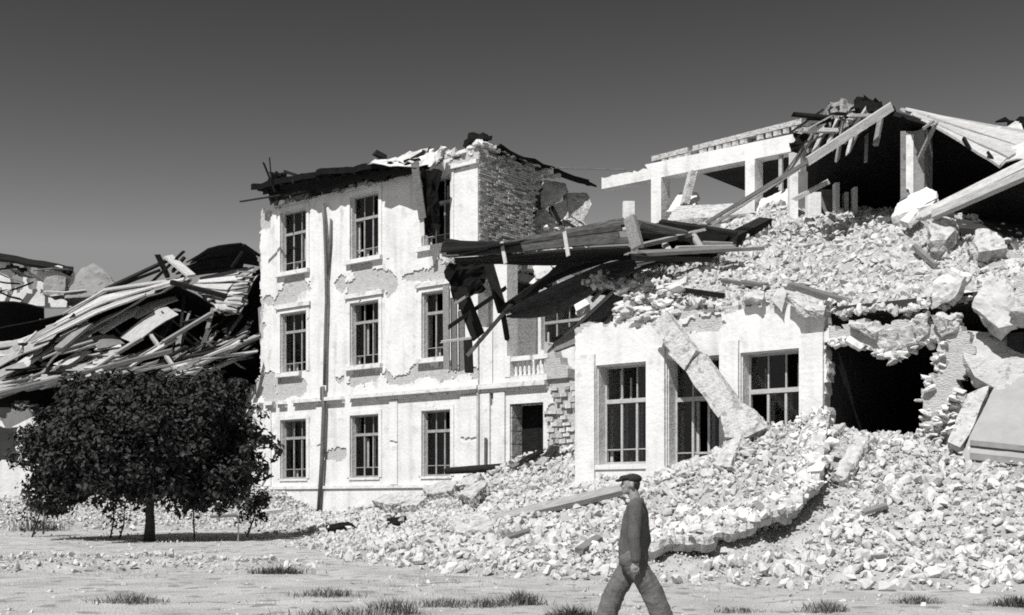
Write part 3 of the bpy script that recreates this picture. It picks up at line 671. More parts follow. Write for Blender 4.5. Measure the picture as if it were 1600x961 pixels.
fr = lambda d0: (lambda a, b, dp: (a, d0+dp, b))
ea = [e for q in WW for e in q[:2]]; ebz = [2.25,2.1,2.3,4.62]
gridwall(MB(), (-1.6, 13.5), (.3, 6.4), .08, wgkeep, .3, fr(0), ea, ebz, jit=.45, seed=41).build('wall', 'masonry', WG)
gridwall(MB(), (-1.6, 5.1), (1.2, 5.8), .06, lambda t, z: wgkeep(t, z) and z < 5.56+.2*fbm(t*1.6, 5) and not patch(t, z, [(2.2,5.35,.6,.18)]), .05, fr(-.05), ea, ebz, jit=.38, seed=42).build('plaster', 'plaster', WG)
for t0, t1 in ((-1.44,-.87),(.6,1.1),(2.53,3.0),(4.45,4.99)):
    gridwall(MB(), (t0, t1), (1.7 if t0 < 4 else 2.6, 4.9), .11, lambda t, z: True, .1, fr(-.12), seed=44).build('pier', 'plaster', WG)
for i, (a, b, z0, z1) in enumerate(WW):
    window(WG, a+.01, b-.01, z0+.01, z1-.01, .30, .36, low=.15, seed=60+i, m='paint_white', rev=.29)
    MB().box((a-.05, -.09, z0-.12), (b+.05, .3, z0-.003)).build('window_sill', 'plaster', WG)
MB().box((-1.45, .5, 0), (-1.0, 8, 5.3)).build('return_wall', 'masonry', WG)
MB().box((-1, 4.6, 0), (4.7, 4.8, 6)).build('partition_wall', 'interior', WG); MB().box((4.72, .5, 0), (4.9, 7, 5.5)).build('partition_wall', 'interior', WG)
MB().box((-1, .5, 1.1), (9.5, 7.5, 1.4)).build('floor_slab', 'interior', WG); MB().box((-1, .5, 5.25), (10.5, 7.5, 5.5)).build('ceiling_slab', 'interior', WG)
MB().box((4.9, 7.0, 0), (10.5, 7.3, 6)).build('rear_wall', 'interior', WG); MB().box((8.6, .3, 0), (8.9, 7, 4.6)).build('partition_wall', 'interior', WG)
# rough stones above the wall head at the left corner, each one laid by itself
r = random.Random(23)
for i in range(120):
    px = r.uniform(955, 1055); py = r.uniform(438, 508); lim = 960-(py-440)*.35
    if px < lim or (px > 1000 and py > 497): continue
    t, Y = WF.t(px, -.05); p = Vector((t, .06+r.uniform(-.1, .1)+max(0, (470-py)/100), HC+(HY-py)/F*Y)); put_stone(WG, p, r.uniform(.09, .17), rr=r)
for i in range(70):
    px = r.uniform(1446, 1500); py = r.uniform(612, 690)
    if px < 1500-(py-600)*.75: continue
    t, Y = WF.t(px, 0); p = Vector((t, -.05+r.uniform(-.1, .1), HC+(HY-py)/F*Y)); put_stone(WG, p, r.uniform(.08, .16), flat=.6, rr=r)
for i in range(150):
    z = r.uniform(2.6, 4.9); t = 7.2+.22*fbm(z*2, 6)+.3*max(0, z-3.4)+r.uniform(-.1, .1) if i < 70 else r.uniform(5.1, 7.3)
    if i >= 70: z = holetop(t)+r.uniform(-.06, .1)
    put_stone(WG, (t, r.uniform(-.08, .2), z), r.uniform(.06, .13), rr=r)
# ragged masonry hanging over the breach
wp = lambda px, py, d=0.: WF.world(WF.at(px, py, d))
def thing_chunk(name, pts, th, m, label, cat, seed, rough=.06, group=None): return chunk(name, pts, th, m, None, seed, label, cat, rough, group)
thing_chunk('masonry_block', [wp(1362,520,-.1), wp(1400,512,-.15), wp(1408,540,-.1), wp(1396,562,0), wp(1384,556,0)], .35, 'slab', 'pale wedge of masonry hanging point down over the dark breach', 'masonry block', 1, .1)
thing_chunk('masonry_block', [wp(1320,505,-.2), wp(1345,500,-.25), wp(1372,520,-.2), wp(1368,532,-.15), wp(1340,522,-.15)], .3, 'slab', 'pale broken block over the breach beside the last white pier', 'masonry block', 2, .1)
thing_chunk('masonry_block', [wp(1400,515,-.1), wp(1425,505,-.1), wp(1430,530,0), wp(1410,555,0)], .3, 'plaster_grey', 'grey block jammed right of the hanging wedge over the breach', 'masonry block', 3)
thing_chunk('masonry_block', [wp(1425,500,-.2), wp(1448,488,-.2), wp(1452,525,-.1), wp(1430,538,-.1)], .35, 'slab', 'whitish upright block at the top right rim of the breach', 'masonry block', 4, .1)
thing_chunk('masonry_block', [wp(1452,490,-.2), wp(1490,495,-.2), wp(1500,520,-.1), wp(1470,530,-.1)], .4, 'slab', 'whitish block between the breach and the fallen wall panel', 'masonry block', 5, .1)
thing_chunk('masonry_block', [wp(1455,440,-.1), wp(1480,420,-.1), wp(1508,432,0), wp(1495,468,0), wp(1458,482,0)], .4, 'plaster', 'big smooth white block leaning above the breach', 'masonry block', 6, .09)
thing_chunk('stone_slab', [P(1322,532,25), P(1328,524,25), P(1352,540,25), P(1344,546,24.9)], .1, 'plaster', 'small bright slab stuck in the upper left of the breach', 'slab', 7, .02)
thing_chunk('stone_slab', [wp(1230,462,-.35), wp(1245,454,.2), wp(1292,474,.2), wp(1288,484,-.3), wp(1262,484,-.4)], .16, 'slab', 'flat pale slab jutting over the wing wall with a dark gap under it', 'slab', 8, .04)
thing_chunk('stone_slab', [wp(1160,462,-.3), wp(1175,452,.3), wp(1196,454,.2), wp(1192,468,-.3)], .2, 'slab', 'squat pale slab on the wing wall head near its middle', 'slab', 9, .05)
thing_chunk('stone_slab', [wp(1204,470,-.25), wp(1214,448,-.1), wp(1230,454,-.1), wp(1222,490,-.25)], .25, 'plaster_grey', 'dark upright stone at the wing wall head beside the jutting slab', 'slab', 10, .05)
# fallen cornice pieces and fallen column across the middle wing window
CL = empty('fallen_column', wp(1160,680,-1.), 'square white column fallen aslant across the middle wing window, broken in three', 'column')
def bar3(name, a, b, w, h, m, parent): return MB().bar(a, b, w, h, up=(-.6,-.75,.2), jag=.1, seg=max(2, int((b-a).length/.22)), jit=.018).build(name, m, parent)
bar3('column_piece', wp(1036,503,-.35), wp(1068,545,-.4), .46, .32, 'slab', CL)
bar3('column_piece', wp(1066,546,-.45), wp(1086,566,-.5), .5, .38, 'slab', CL)
bar3('column_piece', wp(1086,564,-.45), wp(1140,640,-.75), .54, .34, 'slab', CL)
chunk('column_piece', [wp(1126,648,-1.0), wp(1150,622,-.9), wp(1180,640,-.9), wp(1196,668,-1.), wp(1165,682,-1.1), wp(1130,684,-1.15)], .5, 'slab', CL, 12, rough=.07)

# ------------------------------------------------------------------ the big fallen pieces in the front rubble
def hp(px, Y, dz=0.):
    x = (px-CX)/F*Y; return Vector((x, Y, H(x, Y)+dz))
# curved sheet of fallen wall lying on the slope, its rim standing clear of the stones
vs = []; fs = []; n = 0; r = random.Random(3)
pr = [(on_slope(*a), on_slope(*b)) for a, b in zip(rim, inn)]
path = []
for i in range(len(pr)-1):
    for k in range(14): path.append((pr[i][0].lerp(pr[i+1][0], k/14), pr[i][1].lerp(pr[i+1][1], k/14)))
NC = 9
for i, (a, b) in enumerate(path):
    lift = .30+.24*math.sin(math.pi*min(1, i/len(path)*1.05))+.10*fbm(i*.14, 2); rag = .16*fbm(i*.10, 9); row = []
    for k in range(NC):
        f = k/(NC-1); p = a.lerp(b, f*(1-rag)+rag); h = lift+(.08*math.sin(f*3.1))-(.44*f*f)
        row.append(p+Vector((r.uniform(-.015,.015), r.uniform(-.015,.015), h+.10*fbm(p.x*1.6, p.y*1.6, 4)+r.uniform(-.012,.012))))
    th = .24+.08*fbm(i*.07, 5)
    row += [b+Vector((0,0,-.25)), a.lerp(b, .8)+Vector((0,0,-.1)), a.lerp(b, .55)+Vector((0,0,lift-th-.05)), row[0]+Vector((r.uniform(-.02,.02), .10+r.uniform(-.03,.03), -th)), row[0]+Vector((r.uniform(-.015,.015), r.uniform(-.05,0), -th*.5))]
    M_ = len(row); vs += row
    if i: fs += [((i-1)*M_+k, (i-1)*M_+(k+1) % M_, i*M_+(k+1) % M_, i*M_+k) for k in range(M_)]
fs += [tuple(range(M_)), tuple((len(path)-1)*M_+k for k in range(M_))]
CB = MB().add(vs, fs).build('fallen_wall_strip', 'slab', fix=True); nst = 480; rq = np.random.default_rng(8); SHs = rots(nst, rq); Vs = []; Ts = []; kk = 0
for i in range(nst):
    a = vs[M_*rq.integers(0, len(path))+int(rq.integers(0, NC))]; S0, T0 = SH0[i % 16]; sz = .03+.12*rq.uniform()**3
    Vs.append(S0@SHs[i].T*sz+np.array(a[:])+np.array([rq.uniform(-.15,.15), rq.uniform(-.15,.15), .02])-np.array(CB.location[:])); Ts.append(T0+kk); kk += len(S0)
o = np_obj('stones', np.concatenate(Vs), np.concatenate(Ts), 'stone', parent=CB); o['kind'] = 'stuff'
tag(CB, 'long curved strip of fallen wall on the front rubble, dark hollow beneath its rim', 'wall')
def near(px, py, k=.5):
    p = on_slope(px, py); return P(px, py, p.y-k)
def slope_chunk(pix, th, m, label, seed, dz=.25, rough=.08, name='masonry_slab', tilt=0.):
    pts = [on_slope(a, b, dz) for a, b in pix]; o = chunk(name, pts, th, m, None, seed, label, 'masonry slab', rough); return o
slope_chunk([(582,800),(600,786),(628,788),(634,800),(610,808)], .35, 'slab', 'rounded grey masonry lump at the foot of the three-storey block', 1, .35)
slope_chunk([(610,792),(648,784),(664,792),(652,804),(618,804)], .3, 'slab', 'flat pale masonry slab beside the rounded lump', 2, .25)
slope_chunk([(660,780),(690,768),(716,770),(706,788),(668,792)], .3, 'slab', 'broad pale masonry slab below the dark log', 3, .35)
slope_chunk([(718,794),(752,770),(764,776),(738,804)], .25, 'slab', 'tilted masonry slab edge-on with a dark gap on its right', 4, .4)
slope_chunk([(710,776),(735,752),(752,756),(740,774)], .25, 'slab', 'small pale slab just under the dark log', 5, .3)
slope_chunk([(508,826),(560,818),(556,824),(512,834)], .15, 'tar', 'dark scrap of roof felt lying in the low rubble', 6, .1, .03)
slope_chunk([(604,816),(634,812),(632,824),(606,828)], .15, 'tar', 'black scrap of roof felt below the rounded lump', 7, .12, .03)
slope_chunk([(700,820),(760,812),(772,838),(715,846)], .22, 'slab', 'wide low masonry slab in the middle of the rubble', 8, .16)
slope_chunk([(1112,742),(1145,690),(1160,690),(1138,746)], .3, 'slab', 'long masonry slab lying downhill below the middle wing window', 9, .22)
slope_chunk([(1300,760),(1340,700),(1358,704),(1322,768)], .3, 'slab', 'long masonry slab lying right of the curved strip', 10, .25)
slope_chunk([(905,728),(935,722),(1000,730),(1010,745),(925,750)], .2, 'plaster', 'white slab of window parapet under the first wing window', 11, .2)
slope_chunk([(1270,690),(1300,668),(1320,676),(1296,700)], .3, 'slab', 'pale block at the head of the curved strip', 12, .2)
slope_chunk([(1020,735),(1060,722),(1100,726),(1070,748)], .25, 'slab', 'low block under the pier between the first two wing windows', 13, .12)
# fallen wall panel at the right edge
FP = empty('wall_wreckage', P(1560,720,22.6), 'smooth plastered wall panel slumped at the right edge, two dark bands along its foot', 'wall')
FPp = lambda px, py: P(px, py, 22.5+(720-py)/210*1.6-(px-1550)*.004)
def plate(name, pix, th, m, seed, rough=.02): return chunk(name, [FPp(*q) for q in pix], th, m, FP, seed, rough=rough)
plate('panel', [(1494,738),(1516,680),(1552,608),(1578,575),(1650,560),(1650,738)], .3, 'panel_plaster', 1)
def band(y0, y1): 
    a, b, c, d = [FPp(*q)+Vector((-.02,-.07,.0)) for q in ((1515,y0),(1645,y0+14),(1645,y1+14),(1515,y1))]
    MB().prism([a,b,c,d], (.02,.05,.02)).build('dark_band', 'iron_band', FP, fix=True)
mat('iron_band', .20, .14, 5., .9, .3, 30)
band(689, 696); band(709, 718)
plate('upper_panel', [(1502,560),(1500,515),(1600,520),(1650,530),(1650,590),(1560,612),(1520,590)], .35, 'masonry', 2, .05)
plate('panel_strip', [(1480,690),(1512,612),(1546,602),(1516,680),(1500,700)], .25, 'slab', 3, .05)
thing_chunk('masonry_block', [wp(1520,480,-.2), wp(1545,425,0), wp(1575,430,.1), wp(1600,505,-.2), wp(1560,512,-.3)], .4, 'plaster_grey', 'tall grey plastered lump standing above the fallen panel', 'masonry block', 21, .1)
thing_chunk('masonry_block', [wp(1575,490,-.4), wp(1590,420,-.2), wp(1640,420,-.2), wp(1640,500,-.4)], .4, 'masonry', 'dark rough masonry stump at the right edge above the fallen panel', 'masonry block', 22, .1)
# ------------------------------------------------------------------ colonnade of the top storey
UC = empty('upper_colonnade', UF.O, 'row of white posts under a long lintel, all that stands of the top storey', 'building', rz=UF.rz, world=False)
ul = UF.at
def lint(mb, a, b, d0, d1, z0, z1): return mb
t0 = UF.t(940)[0]; t1 = UF.t(1252)[0]; tc = UF.t(1018)[0]
gridwall(MB(), (t0, t1), (11.98, 12.5), .15, lambda t, z: z < 12.36+.03*(t-t0), .5, fr(0), seed=51).build('lintel', 'plaster', UC)
for a, b in ((1018,1041),(1165,1188)):
    ta = UF.t(a)[0]; tb = UF.t(b)[0]-.18; MB().box((ta, -.03, 8.2), (tb, .5, 11.98)).build('post', 'plaster', UC)
gridwall(MB(), (UF.t(1232)[0], UF.t(1250)[0]), (8.2, 11.97), .14, lambda t, z: True, .4, fr(.02), seed=52).build('post', 'plaster_grey', UC)
MB().box((UF.t(1214)[0], .1, 10.9), (UF.t(1217)[0]+.05, .2, 11.97)).build('batten', 'wood_pale', UC)
bmx = None; r = random.Random(6); t = tc-.1
while t < t1-.2:                                     # bitten-off brick course on the lintel
    if r.random() < .78:
        if bmx is None: bmx = MB().box((-.13,-.2,0), (.13,.2,.2)).build('brick', 'slab', UC); o = bmx
        else: o = bmx.copy(); C.objects.link(o)
        o.location = (t, .22, 12.5+.03*(t-t0)-.13); o.scale = (r.uniform(.7,1.15), 1, r.uniform(.8,1.15)); o.rotation_euler = (0, r.uniform(-.06,.06), 0)
    t += .29
gridwall(MB(), (tc, t1), (12.62, 12.78), .14, lambda t, z: fbm(t*1.8, 6) > -.5, .45, lambda a, b, dp: (a, dp, b+.035*(a-tc)-.05), seed=53).build('coping', 'slab', UC)
ta = UF.t(1083)[0]; MB().box((ta, .5, 12.0), (t1+2, 7.5, 12.15)).build('ceiling_slab', 'interior', UC)
MB().box((ta, 7.3, 8.5), (t1+2, 7.5, 12.0)).build('rear_wall', 'interior', UC)
tag(MB().bar(ul(1070,320,-.4), ul(1083,268,-.15), .28, .2, jag=.05).build('leaning_post', 'slab'), 'short pale post leaning in the gap beside the first colonnade post', 'post').matrix_world = Matrix.Translation(UF.O) @ Matrix.Rotation(UF.rz, 4, 'Z') @ Matrix.Translation((ul(1076,294,-.28)))
upw = lambda px, py, d=0.: UF.world(UF.at(px, py, d))
thing_chunk('concrete_slab', [upw(1042,330,-.6), upw(1062,300,.6), upw(1090,300,.8), upw(1086,322,-.3)], .2, 'plaster', 'white slab lying behind the first colonnade post', 'slab', 31, .04)
thing_chunk('concrete_slab', [P(1180,334,37), P(1190,310,38.5), P(1235,292,38), P(1262,300,37), P(1230,325,36)], .2, 'plaster', 'white slab sloping below the colonnade right of the second post', 'slab', 32, .05)
thing_chunk('concrete_slab', [P(1040,346,37), P(1056,322,39), P(1160,318,38.6), P(1185,332,37)], .22, 'slab', 'wide pale floor slab lying below the colonnade posts', 'slab', 33, .05)
thing_chunk('concrete_slab', [P(1120,362,35), P(1150,340,36.5), P(1225,330,36), P(1200,352,34.6)], .2, 'slab', 'pale slab dipping toward the timber heap below the colonnade', 'slab', 34, .05)
tag(MB().box((-.17,-.15,-.4), (.17,.15,.45)).build('broken_post', 'plaster'), 'short white post stub standing against the sky left of the colonnade', 'post').location = P(982,338,37)

# ------------------------------------------------------------------ planks: one object each
def plank(name, a, b, w, h, m, label, cat='plank', group=None, up=(0,-.35,1), jag=.06, seg=3, bend=0., w1=None):
    a, b = Vector(a), Vector(b); c = (a+b)/2; L = (b-a).length; rot = (b-a).to_track_quat('X', 'Z')
    # local build so that the grain runs along x
    u = rot.inverted() @ Vector(up)
    o = MB().bar((-L/2,0,0), (L/2,0,0), w, h, up=u, jag=jag, seg=seg, bend=bend, w1=w1).build(name, m, origin=Vector())
    o.location = c; o.rotation_mode = 'QUATERNION'; o.rotation_quaternion = rot
    tag(o, label, cat, group); return o
# gable ruin at upper right
GB = empty('attic_ruin', P(1440,340,31), 'gaping dark attic at upper right under the last torn piece of roof', 'building')
sheetR = [P(1400,165,31.5), P(1530,189,30), P(1640,206,28.5)]
sheetL = [P(1440,182,30.2), P(1508,222,28.6), P(1568,259,27)]
def strip(parent, name, A, B, n, m, th=.06, gap=.02, seed=0, jit=.04):
    """boards laid side by side between two polylines, each board its own part"""
    r = random.Random(seed)
    for k in range(n):
        f0 = (k+gap)/n; f1 = (k+1-gap)/n; vs = []; fs = []
        off = Vector((0, 0, r.uniform(-jit, jit)))
        s0 = r.uniform(0, .06 if jit < .045 else .2); s1 = 1-r.uniform(0, .07 if jit < .045 else .22); tw = r.uniform(-jit, jit)
        def samp(Pl, x):
            x = min(max(x, 0), 1)*(len(Pl)-1); i = min(int(x), len(Pl)-2); return Pl[i].lerp(Pl[i+1], x-i)
        ns = 7
        for i in range(ns+1):
            x = s0+(s1-s0)*i/ns; a = samp(A, x); b = samp(B, x); p = a.lerp(b, f0)+off+Vector((0,0,tw*(x-.5)*2)); q = a.lerp(b, f1)+off+Vector((0,0,-tw*x))
            tan = samp(A, min(x+.05, 1))-samp(A, max(x-.05, 0)); nn = tan.cross(b-a)
            nn = nn.normalized() if nn.length > 1e-6 else Vector((0,0,1))
            if nn.z < 0: nn = -nn
            wv = nn*r.uniform(-.01, .01); vs += [p+wv, q+wv, q+wv-nn*th, p+wv-nn*th]
            if i:
                c = 4*(i-1); fs += [(c+j, c+(j+1) % 4, c+4+(j+1) % 4, c+4+j) for j in range(4)]
        fs += [(3,2,1,0), tuple(4*ns+j for j in range(4))]
        MB().add(vs, fs).build('board', m, parent, fix=True)
strip(GB, 'b', sheetL, sheetR, 6, 'wood_pale', seed=1, gap=.01)
crumple('roof_sheet', [P(1530,236,28.6), P(1568,258,27.2), P(1640,225,27.2), P(1640,190,29)], .03, 'sheet_metal', GB, 41, .05)
crumple('roof_sheet', [P(1528,218,29.), P(1560,240,28.), P(1612,232,28.4), P(1590,188,29.8)], .03, 'sheet_metal', GB, 42, .05)
crumple('roof_felt', [P(1560,188,30), P(1592,200,29.8), P(1640,196,29.5), P(1640,178,29.9)], .05, 'tar', GB, 43, .06)
# rear slope of the roof, seen from underneath
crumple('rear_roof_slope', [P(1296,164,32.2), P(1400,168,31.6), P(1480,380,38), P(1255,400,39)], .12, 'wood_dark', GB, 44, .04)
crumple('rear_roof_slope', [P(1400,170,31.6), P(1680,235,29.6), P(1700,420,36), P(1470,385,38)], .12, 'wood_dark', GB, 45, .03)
crumple('roof_sheet', [P(1300,192,31.2), P(1336,180,31.4), P(1338,160,31.9), P(1302,152,32)], .03, 'wood_grey', GB, 46, .1)
crumple('roof_sheet', [P(1318,194,30.9), P(1340,186,31), P(1336,180,31.2), P(1318,188,31.2)], .03, 'sheet_metal', GB, 47, .03)
crumple('roof_felt', [P(1338,190,31), P(1392,168,31), P(1368,158,31.6), P(1338,152,31.8)], .05, 'tar', GB, 48, .08)
crumple('roof_felt', [P(1268,250,31.4), P(1330,222,31), P(1340,190,31.3), P(1296,196,31.8)], .05, 'tar', GB, 49, .15)
crumple('roof_felt', [P(1235,238,33), P(1280,232,32.4), P(1290,210,32.2), P(1238,212,33)], .05, 'wood_dark', GB, 50, .1)
for i in range(9):
    a = P(1285+i*12+RND.uniform(-5,5), 160+RND.uniform(-6,30), 31.6); b = a+Vector((RND.uniform(-.9,.2), RND.uniform(-.4,.2), RND.uniform(-1.0,-.2)))
    MB().bar(a, b, .1, .05, jag=.05).build('broken_batten', 'wood_grey' if i % 2 else 'wood_dark', GB)
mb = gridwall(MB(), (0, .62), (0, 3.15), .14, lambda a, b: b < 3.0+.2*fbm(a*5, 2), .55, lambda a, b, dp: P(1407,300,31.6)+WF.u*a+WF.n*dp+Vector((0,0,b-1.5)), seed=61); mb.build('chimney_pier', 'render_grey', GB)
mb = gridwall(MB(), (.17, .36), (-.4, 2.4), .08, lambda a, b: fbm(a*5, b*2, 4) > -.35, .06, lambda a, b, dp: P(1407,300,31.6)+WF.u*a+WF.n*(dp-.06)+Vector((0,0,b-1.0)), seed=62); mb.build('chimney_lit_plaster', 'plaster', GB)  # plaster remains kept narrow: pale colour paints the sunlit strip beside the roof shadow
# inner wall stumps left of the gap
for i, (px0, px1, y0, y1, Y, m) in enumerate(((1234,1247,345,268,35,'plaster'),(1262,1283,340,300,34.6,'plaster'),(1240,1262,340,268,36,'interior_pale'),(1284,1306,340,296,35,'interior_pale'),(1305,1312,340,285,34.4,'plaster'),(1320,1326,345,300,34.4,'paint_white'),(1334,1340,345,292,34.2,'plaster'))):
    a = P(px0, y0+25, Y); b = P(px1, y1, Y+.0)
    gridwall(MB(), (a.x, b.x), (a.z, b.z), .13, lambda t, z: True, .3, lambda p, q, dp: (p, Y+dp, q), seed=70+i).build('wall_stump', m, GB)
r = random.Random(31)
for i in range(26):
    px = r.uniform(1286, 1392); py = r.uniform(168, 186)+max(0, (1392-px)*.4)*r.random(); a = P(px, py, 31.2+r.uniform(-.5, .5)); an = r.uniform(-.1, 1.5); L = r.uniform(.4, 1.2)
    MB().bar(a, a+Vector((-math.cos(an)*L, r.uniform(-.4,.3), -math.sin(an)*L*.9)), r.uniform(.05, .2), r.uniform(.03, .09), jag=.08).build('broken_batten', r.choice(['wood_dark','wood_dark','wood_grey','wood_pale']), GB)
for i in range(4):
    px = r.uniform(1425, 1560); a = P(px, 186+(px-1450)*.55*(px > 1450), 29.6-(px-1425)/60); MB().bar(a, a+Vector((r.uniform(-.5,.3), r.uniform(-.3,.5), -r.uniform(.2,.8))), .1, .05, jag=.06).build('broken_batten', r.choice(['wood_dark','wood_grey']), GB)
plank('roof_beam', P(1394,166,30), P(1262,252,30.6), .22, .2, 'wood_pale', 'long pale squared beam slanting down from the attic ridge', 'beam', jag=.03)
plank('roof_pole', P(1266,250,30.9), P(1104,348,33.5), .09, .09, 'wood_grey', 'thin grey pole slanting across the colonnade down to the timber heap', 'pole')
plank('roof_pole', P(1250,262,31.5), P(1112,352,33.6), .07, .07, 'wood_pale', 'second thinner pole running just below the grey slanting pole', 'pole')
plank('roof_lath', P(1298,162,31.6), P(1234,268,32.2), .08, .05, 'wood_pale', 'pale lath hanging steeply at the left end of the attic', 'lath')
plank('roof_lath', P(1290,192,31.6), P(1214,292,32.4), .07, .05, 'wood_pale', 'crooked lath left of the steep one, reaching lower', 'lath')
plank('roof_lath', P(1262,220,31.8), P(1218,282,32.3), .1, .05, 'wood_grey', 'short grey lath beside the two hanging laths', 'lath')
plank('plank', P(1240,312,33.6), P(1294,284,33.3), .18, .12, 'wood_pale', 'short pale plank propped below the hanging laths')
plank('roof_rafter', P(1440,338,28.6), P(1650,234,26.4), .22, .14, 'wood_pale', 'upper of two heavy pale rafters fallen at the right edge', 'rafter', up=(-.4,-.8,.4))
plank('roof_rafter', P(1455,338,28.2), P(1650,252,26.), .2, .14, 'wood_pale', 'lower of two heavy pale rafters fallen at the right edge', 'rafter', up=(-.4,-.8,.4))
thing_chunk('concrete_slab', [P(1392,338,30.6), P(1404,312,31.4), P(1448,292,31), P(1464,300,30.4), P(1462,318,29.8)], .35, 'plaster', 'rounded white slab lying in front of the chimney pier', 'slab', 51, .06)
thing_chunk('concrete_slab', [P(1404,344,29.8), P(1430,322,30), P(1436,328,29.6), P(1418,348,29.4)], .2, 'plaster', 'small bright slab under the rounded white slab', 'slab', 52, .03)
thing_chunk('masonry_block', [P(1448,352,28.2), P(1462,332,28.6), P(1492,322,28.4), P(1502,345,28), P(1480,375,27.6), P(1452,378,27.6)], .6, 'slab', 'rugged boulder of masonry under the foot of the rafters', 'masonry block', 53, .12)
thing_chunk('masonry_block', [P(1512,372,27.2), P(1526,352,27.6), P(1560,362,27.3), P(1572,388,26.8), P(1530,395,26.8)], .6, 'slab', 'pale masonry boulder under the dark gap at the right edge', 'masonry block', 54, .12)
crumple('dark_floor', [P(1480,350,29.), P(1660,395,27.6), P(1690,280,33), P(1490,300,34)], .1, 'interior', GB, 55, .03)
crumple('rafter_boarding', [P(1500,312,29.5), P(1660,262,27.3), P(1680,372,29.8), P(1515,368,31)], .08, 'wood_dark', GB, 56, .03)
# boards on the upper slope above the breach
plank('beam', P(1232,446,27.4), P(1384,490,26.), .24, .14, 'wood_grey', 'long grey beam lying over the breach, down to its middle', 'beam')
plank('plank', P(1400,512,25.4), P(1478,434,26.4), .16, .1, 'wood_pale', 'pale plank slanting up right from the top of the breach')
plank('plank', P(1385,484,26), P(1432,470,26.6), .2, .05, 'wood_pale', 'flat board between the long grey beam and the slanting plank')
plank('plank', P(1330,470,27), P(1430,455,27), .3, .05, 'wood_pale', 'wide pale board lying flat above the long grey beam')
plank('plank', P(1130,438,29.5), P(1196,446,28.8), .3, .08, 'wood_grey', 'short grey board on the slope above the second wing window')
plank('plank', P(1060,452,29.2), P(1130,462,28.6), .12, .1, 'wood_dark', 'dark board half buried above the first wing pier')
plank('plank', P(1428,385,28.6), P(1462,415,27.6), .12, .1, 'wood_grey', 'short grey stick lying on the slope under the attic')
plank('plank', P(1244,388,31.5), P(1282,382,31.5), .1, .08, 'wood_grey', 'small grey stick near the top of the upper slope')

# ------------------------------------------------------------------ fallen eave of the wing
EV = empty('fallen_eave', P(985,390,29), 'long dark boarded roof eave hanging out from the wing toward the three-storey block', 'roof')
ew = lambda px, py, d: WF.world(WF.at(px, py, d))
strip(EV, 'b', [ew(688,396,-.5), ew(790,377,-.5), ew(880,358,-.5), ew(982,338,-.5)], [ew(690,402,-.6), ew(790,396,-.6), ew(880,386,-.62), ew(990,380,-.65)], 4, 'wood_board', .05, .02, 3, .01) if mat('wood_board', .11, .035, 3., .95, .5, 20, stretch=(1.2, 1.2, 9), rnd=.35, spec=.08) else None
strip(EV, 'b', [ew(700,403,-.5), ew(790,398,-.55), ew(880,388,-.6), ew(992,382,-.62)], [ew(700,409,.1), ew(790,410,.4), ew(880,412,.6), ew(990,400,.8)], 5, 'wood_dark', .05, .01, 4, .01)
strip(EV, 'b', [ew(690,372,.3), ew(740,377,.3), ew(812,380,.3)], [ew(688,392,-.6), ew(740,388,-.7), ew(812,376,-.8)], 3, 'wood_dark', .05, .01, 5, .01)
strip(EV, 'b', [ew(790,396,.4), ew(880,372,.9), ew(985,350,1.2)], [ew(700,400,-.9), ew(850,368,-.45), ew(985,342,-.45)], 4, 'tar', .05, .01, 6, .01)
MB().bar(ew(984,340,-.55), ew(996,386,-.65), .28, .14, up=(-.6,-.7,.2), jag=.03).build('end_board', 'wood_grey', EV)
for px, y0, y1 in ((784,378,412),(882,362,400)):
    MB().bar(ew(px,y0,-.6), ew(px+6,y1,-.7), .10, .03, up=(-.6,-.75,.1)).build('bracket', 'paint_white', EV)
crumple('end_scrap', [ew(688,402,-.5), ew(706,404,-.5), ew(710,412,-.8), ew(692,414,-.8)], .03, 'paint_white', EV, 61, .05)
def sheet_thing(name, label, A, B, n, m, seed, gap=.03, jit=.05, th=.06):
    A = [P(*q) for q in A]; B = [P(*q) for q in B]; c = (A[len(A)//2]+B[len(B)//2])/2
    e = empty(name, c, label, 'roof'); strip(e, 'b', A, B, n, m, th, gap, seed, jit if m == 'tar' else jit*1.5); return e
DS = empty('dropped_soffit', P(900,470,31), 'curved dark panel of boards drooping below the eave, its lower end before the balcony', 'roof')
strip(DS, 'b', [P(786,488,33), P(830,462,32.2), P(880,438,31.4), P(962,402,30.4), P(1050,396,30.6)], [P(790,496,32.6), P(850,497,31.4), P(900,474,30.6), P(955,436,29.9), P(1040,408,30.1)], 4, 'wood_board', .05, .01, 7, .02)
strip(DS, 'b', [P(880,398,31.2), P(930,392,30.6), P(985,388,30)], [P(800,482,33.4), P(870,436,32), P(975,398,30.4)], 4, 'wood_dark', .05, .01, 8, .02)
plank('beam', P(783,486,33.2), P(862,432,32.8), .24, .22, 'wood_dark', 'black beam end jutting toward the balcony above the drooping panel', 'beam')
plank('prop', P(762,408,33.4), P(786,490,33.2), .24, .14, 'wood_dark', 'black upright prop from the eave down to the crossing of timbers', 'prop')
plank('prop', P(786,490,33.2), P(793,532,33.4), .16, .1, 'wood_dark', 'short black stick continuing below the upright prop', 'prop')
plank('prop', P(730,556,33.8), P(800,474,33), .13, .1, 'wood_grey', 'grey strut slanting from the grey panel up to the crossing of timbers', 'prop')
plank('prop', P(700,512,34.2), P(790,450,34), .1, .1, 'wood_dark', 'dark thin strut behind the crossing of timbers', 'prop')
plank('plank', P(690,534,34.4), P(736,528,34), .1, .06, 'wood_pale', 'short pale crosspiece in front of the grey hanging panel')
plank('plank', P(712,474,34), P(730,462,33.9), .14, .06, 'wood_pale', 'short pale splinter above the dark hanging board')
HP = empty('boarded_screen', P(710,580,36), 'tall grey boarded panel hanging beside the third column of windows', 'panel')
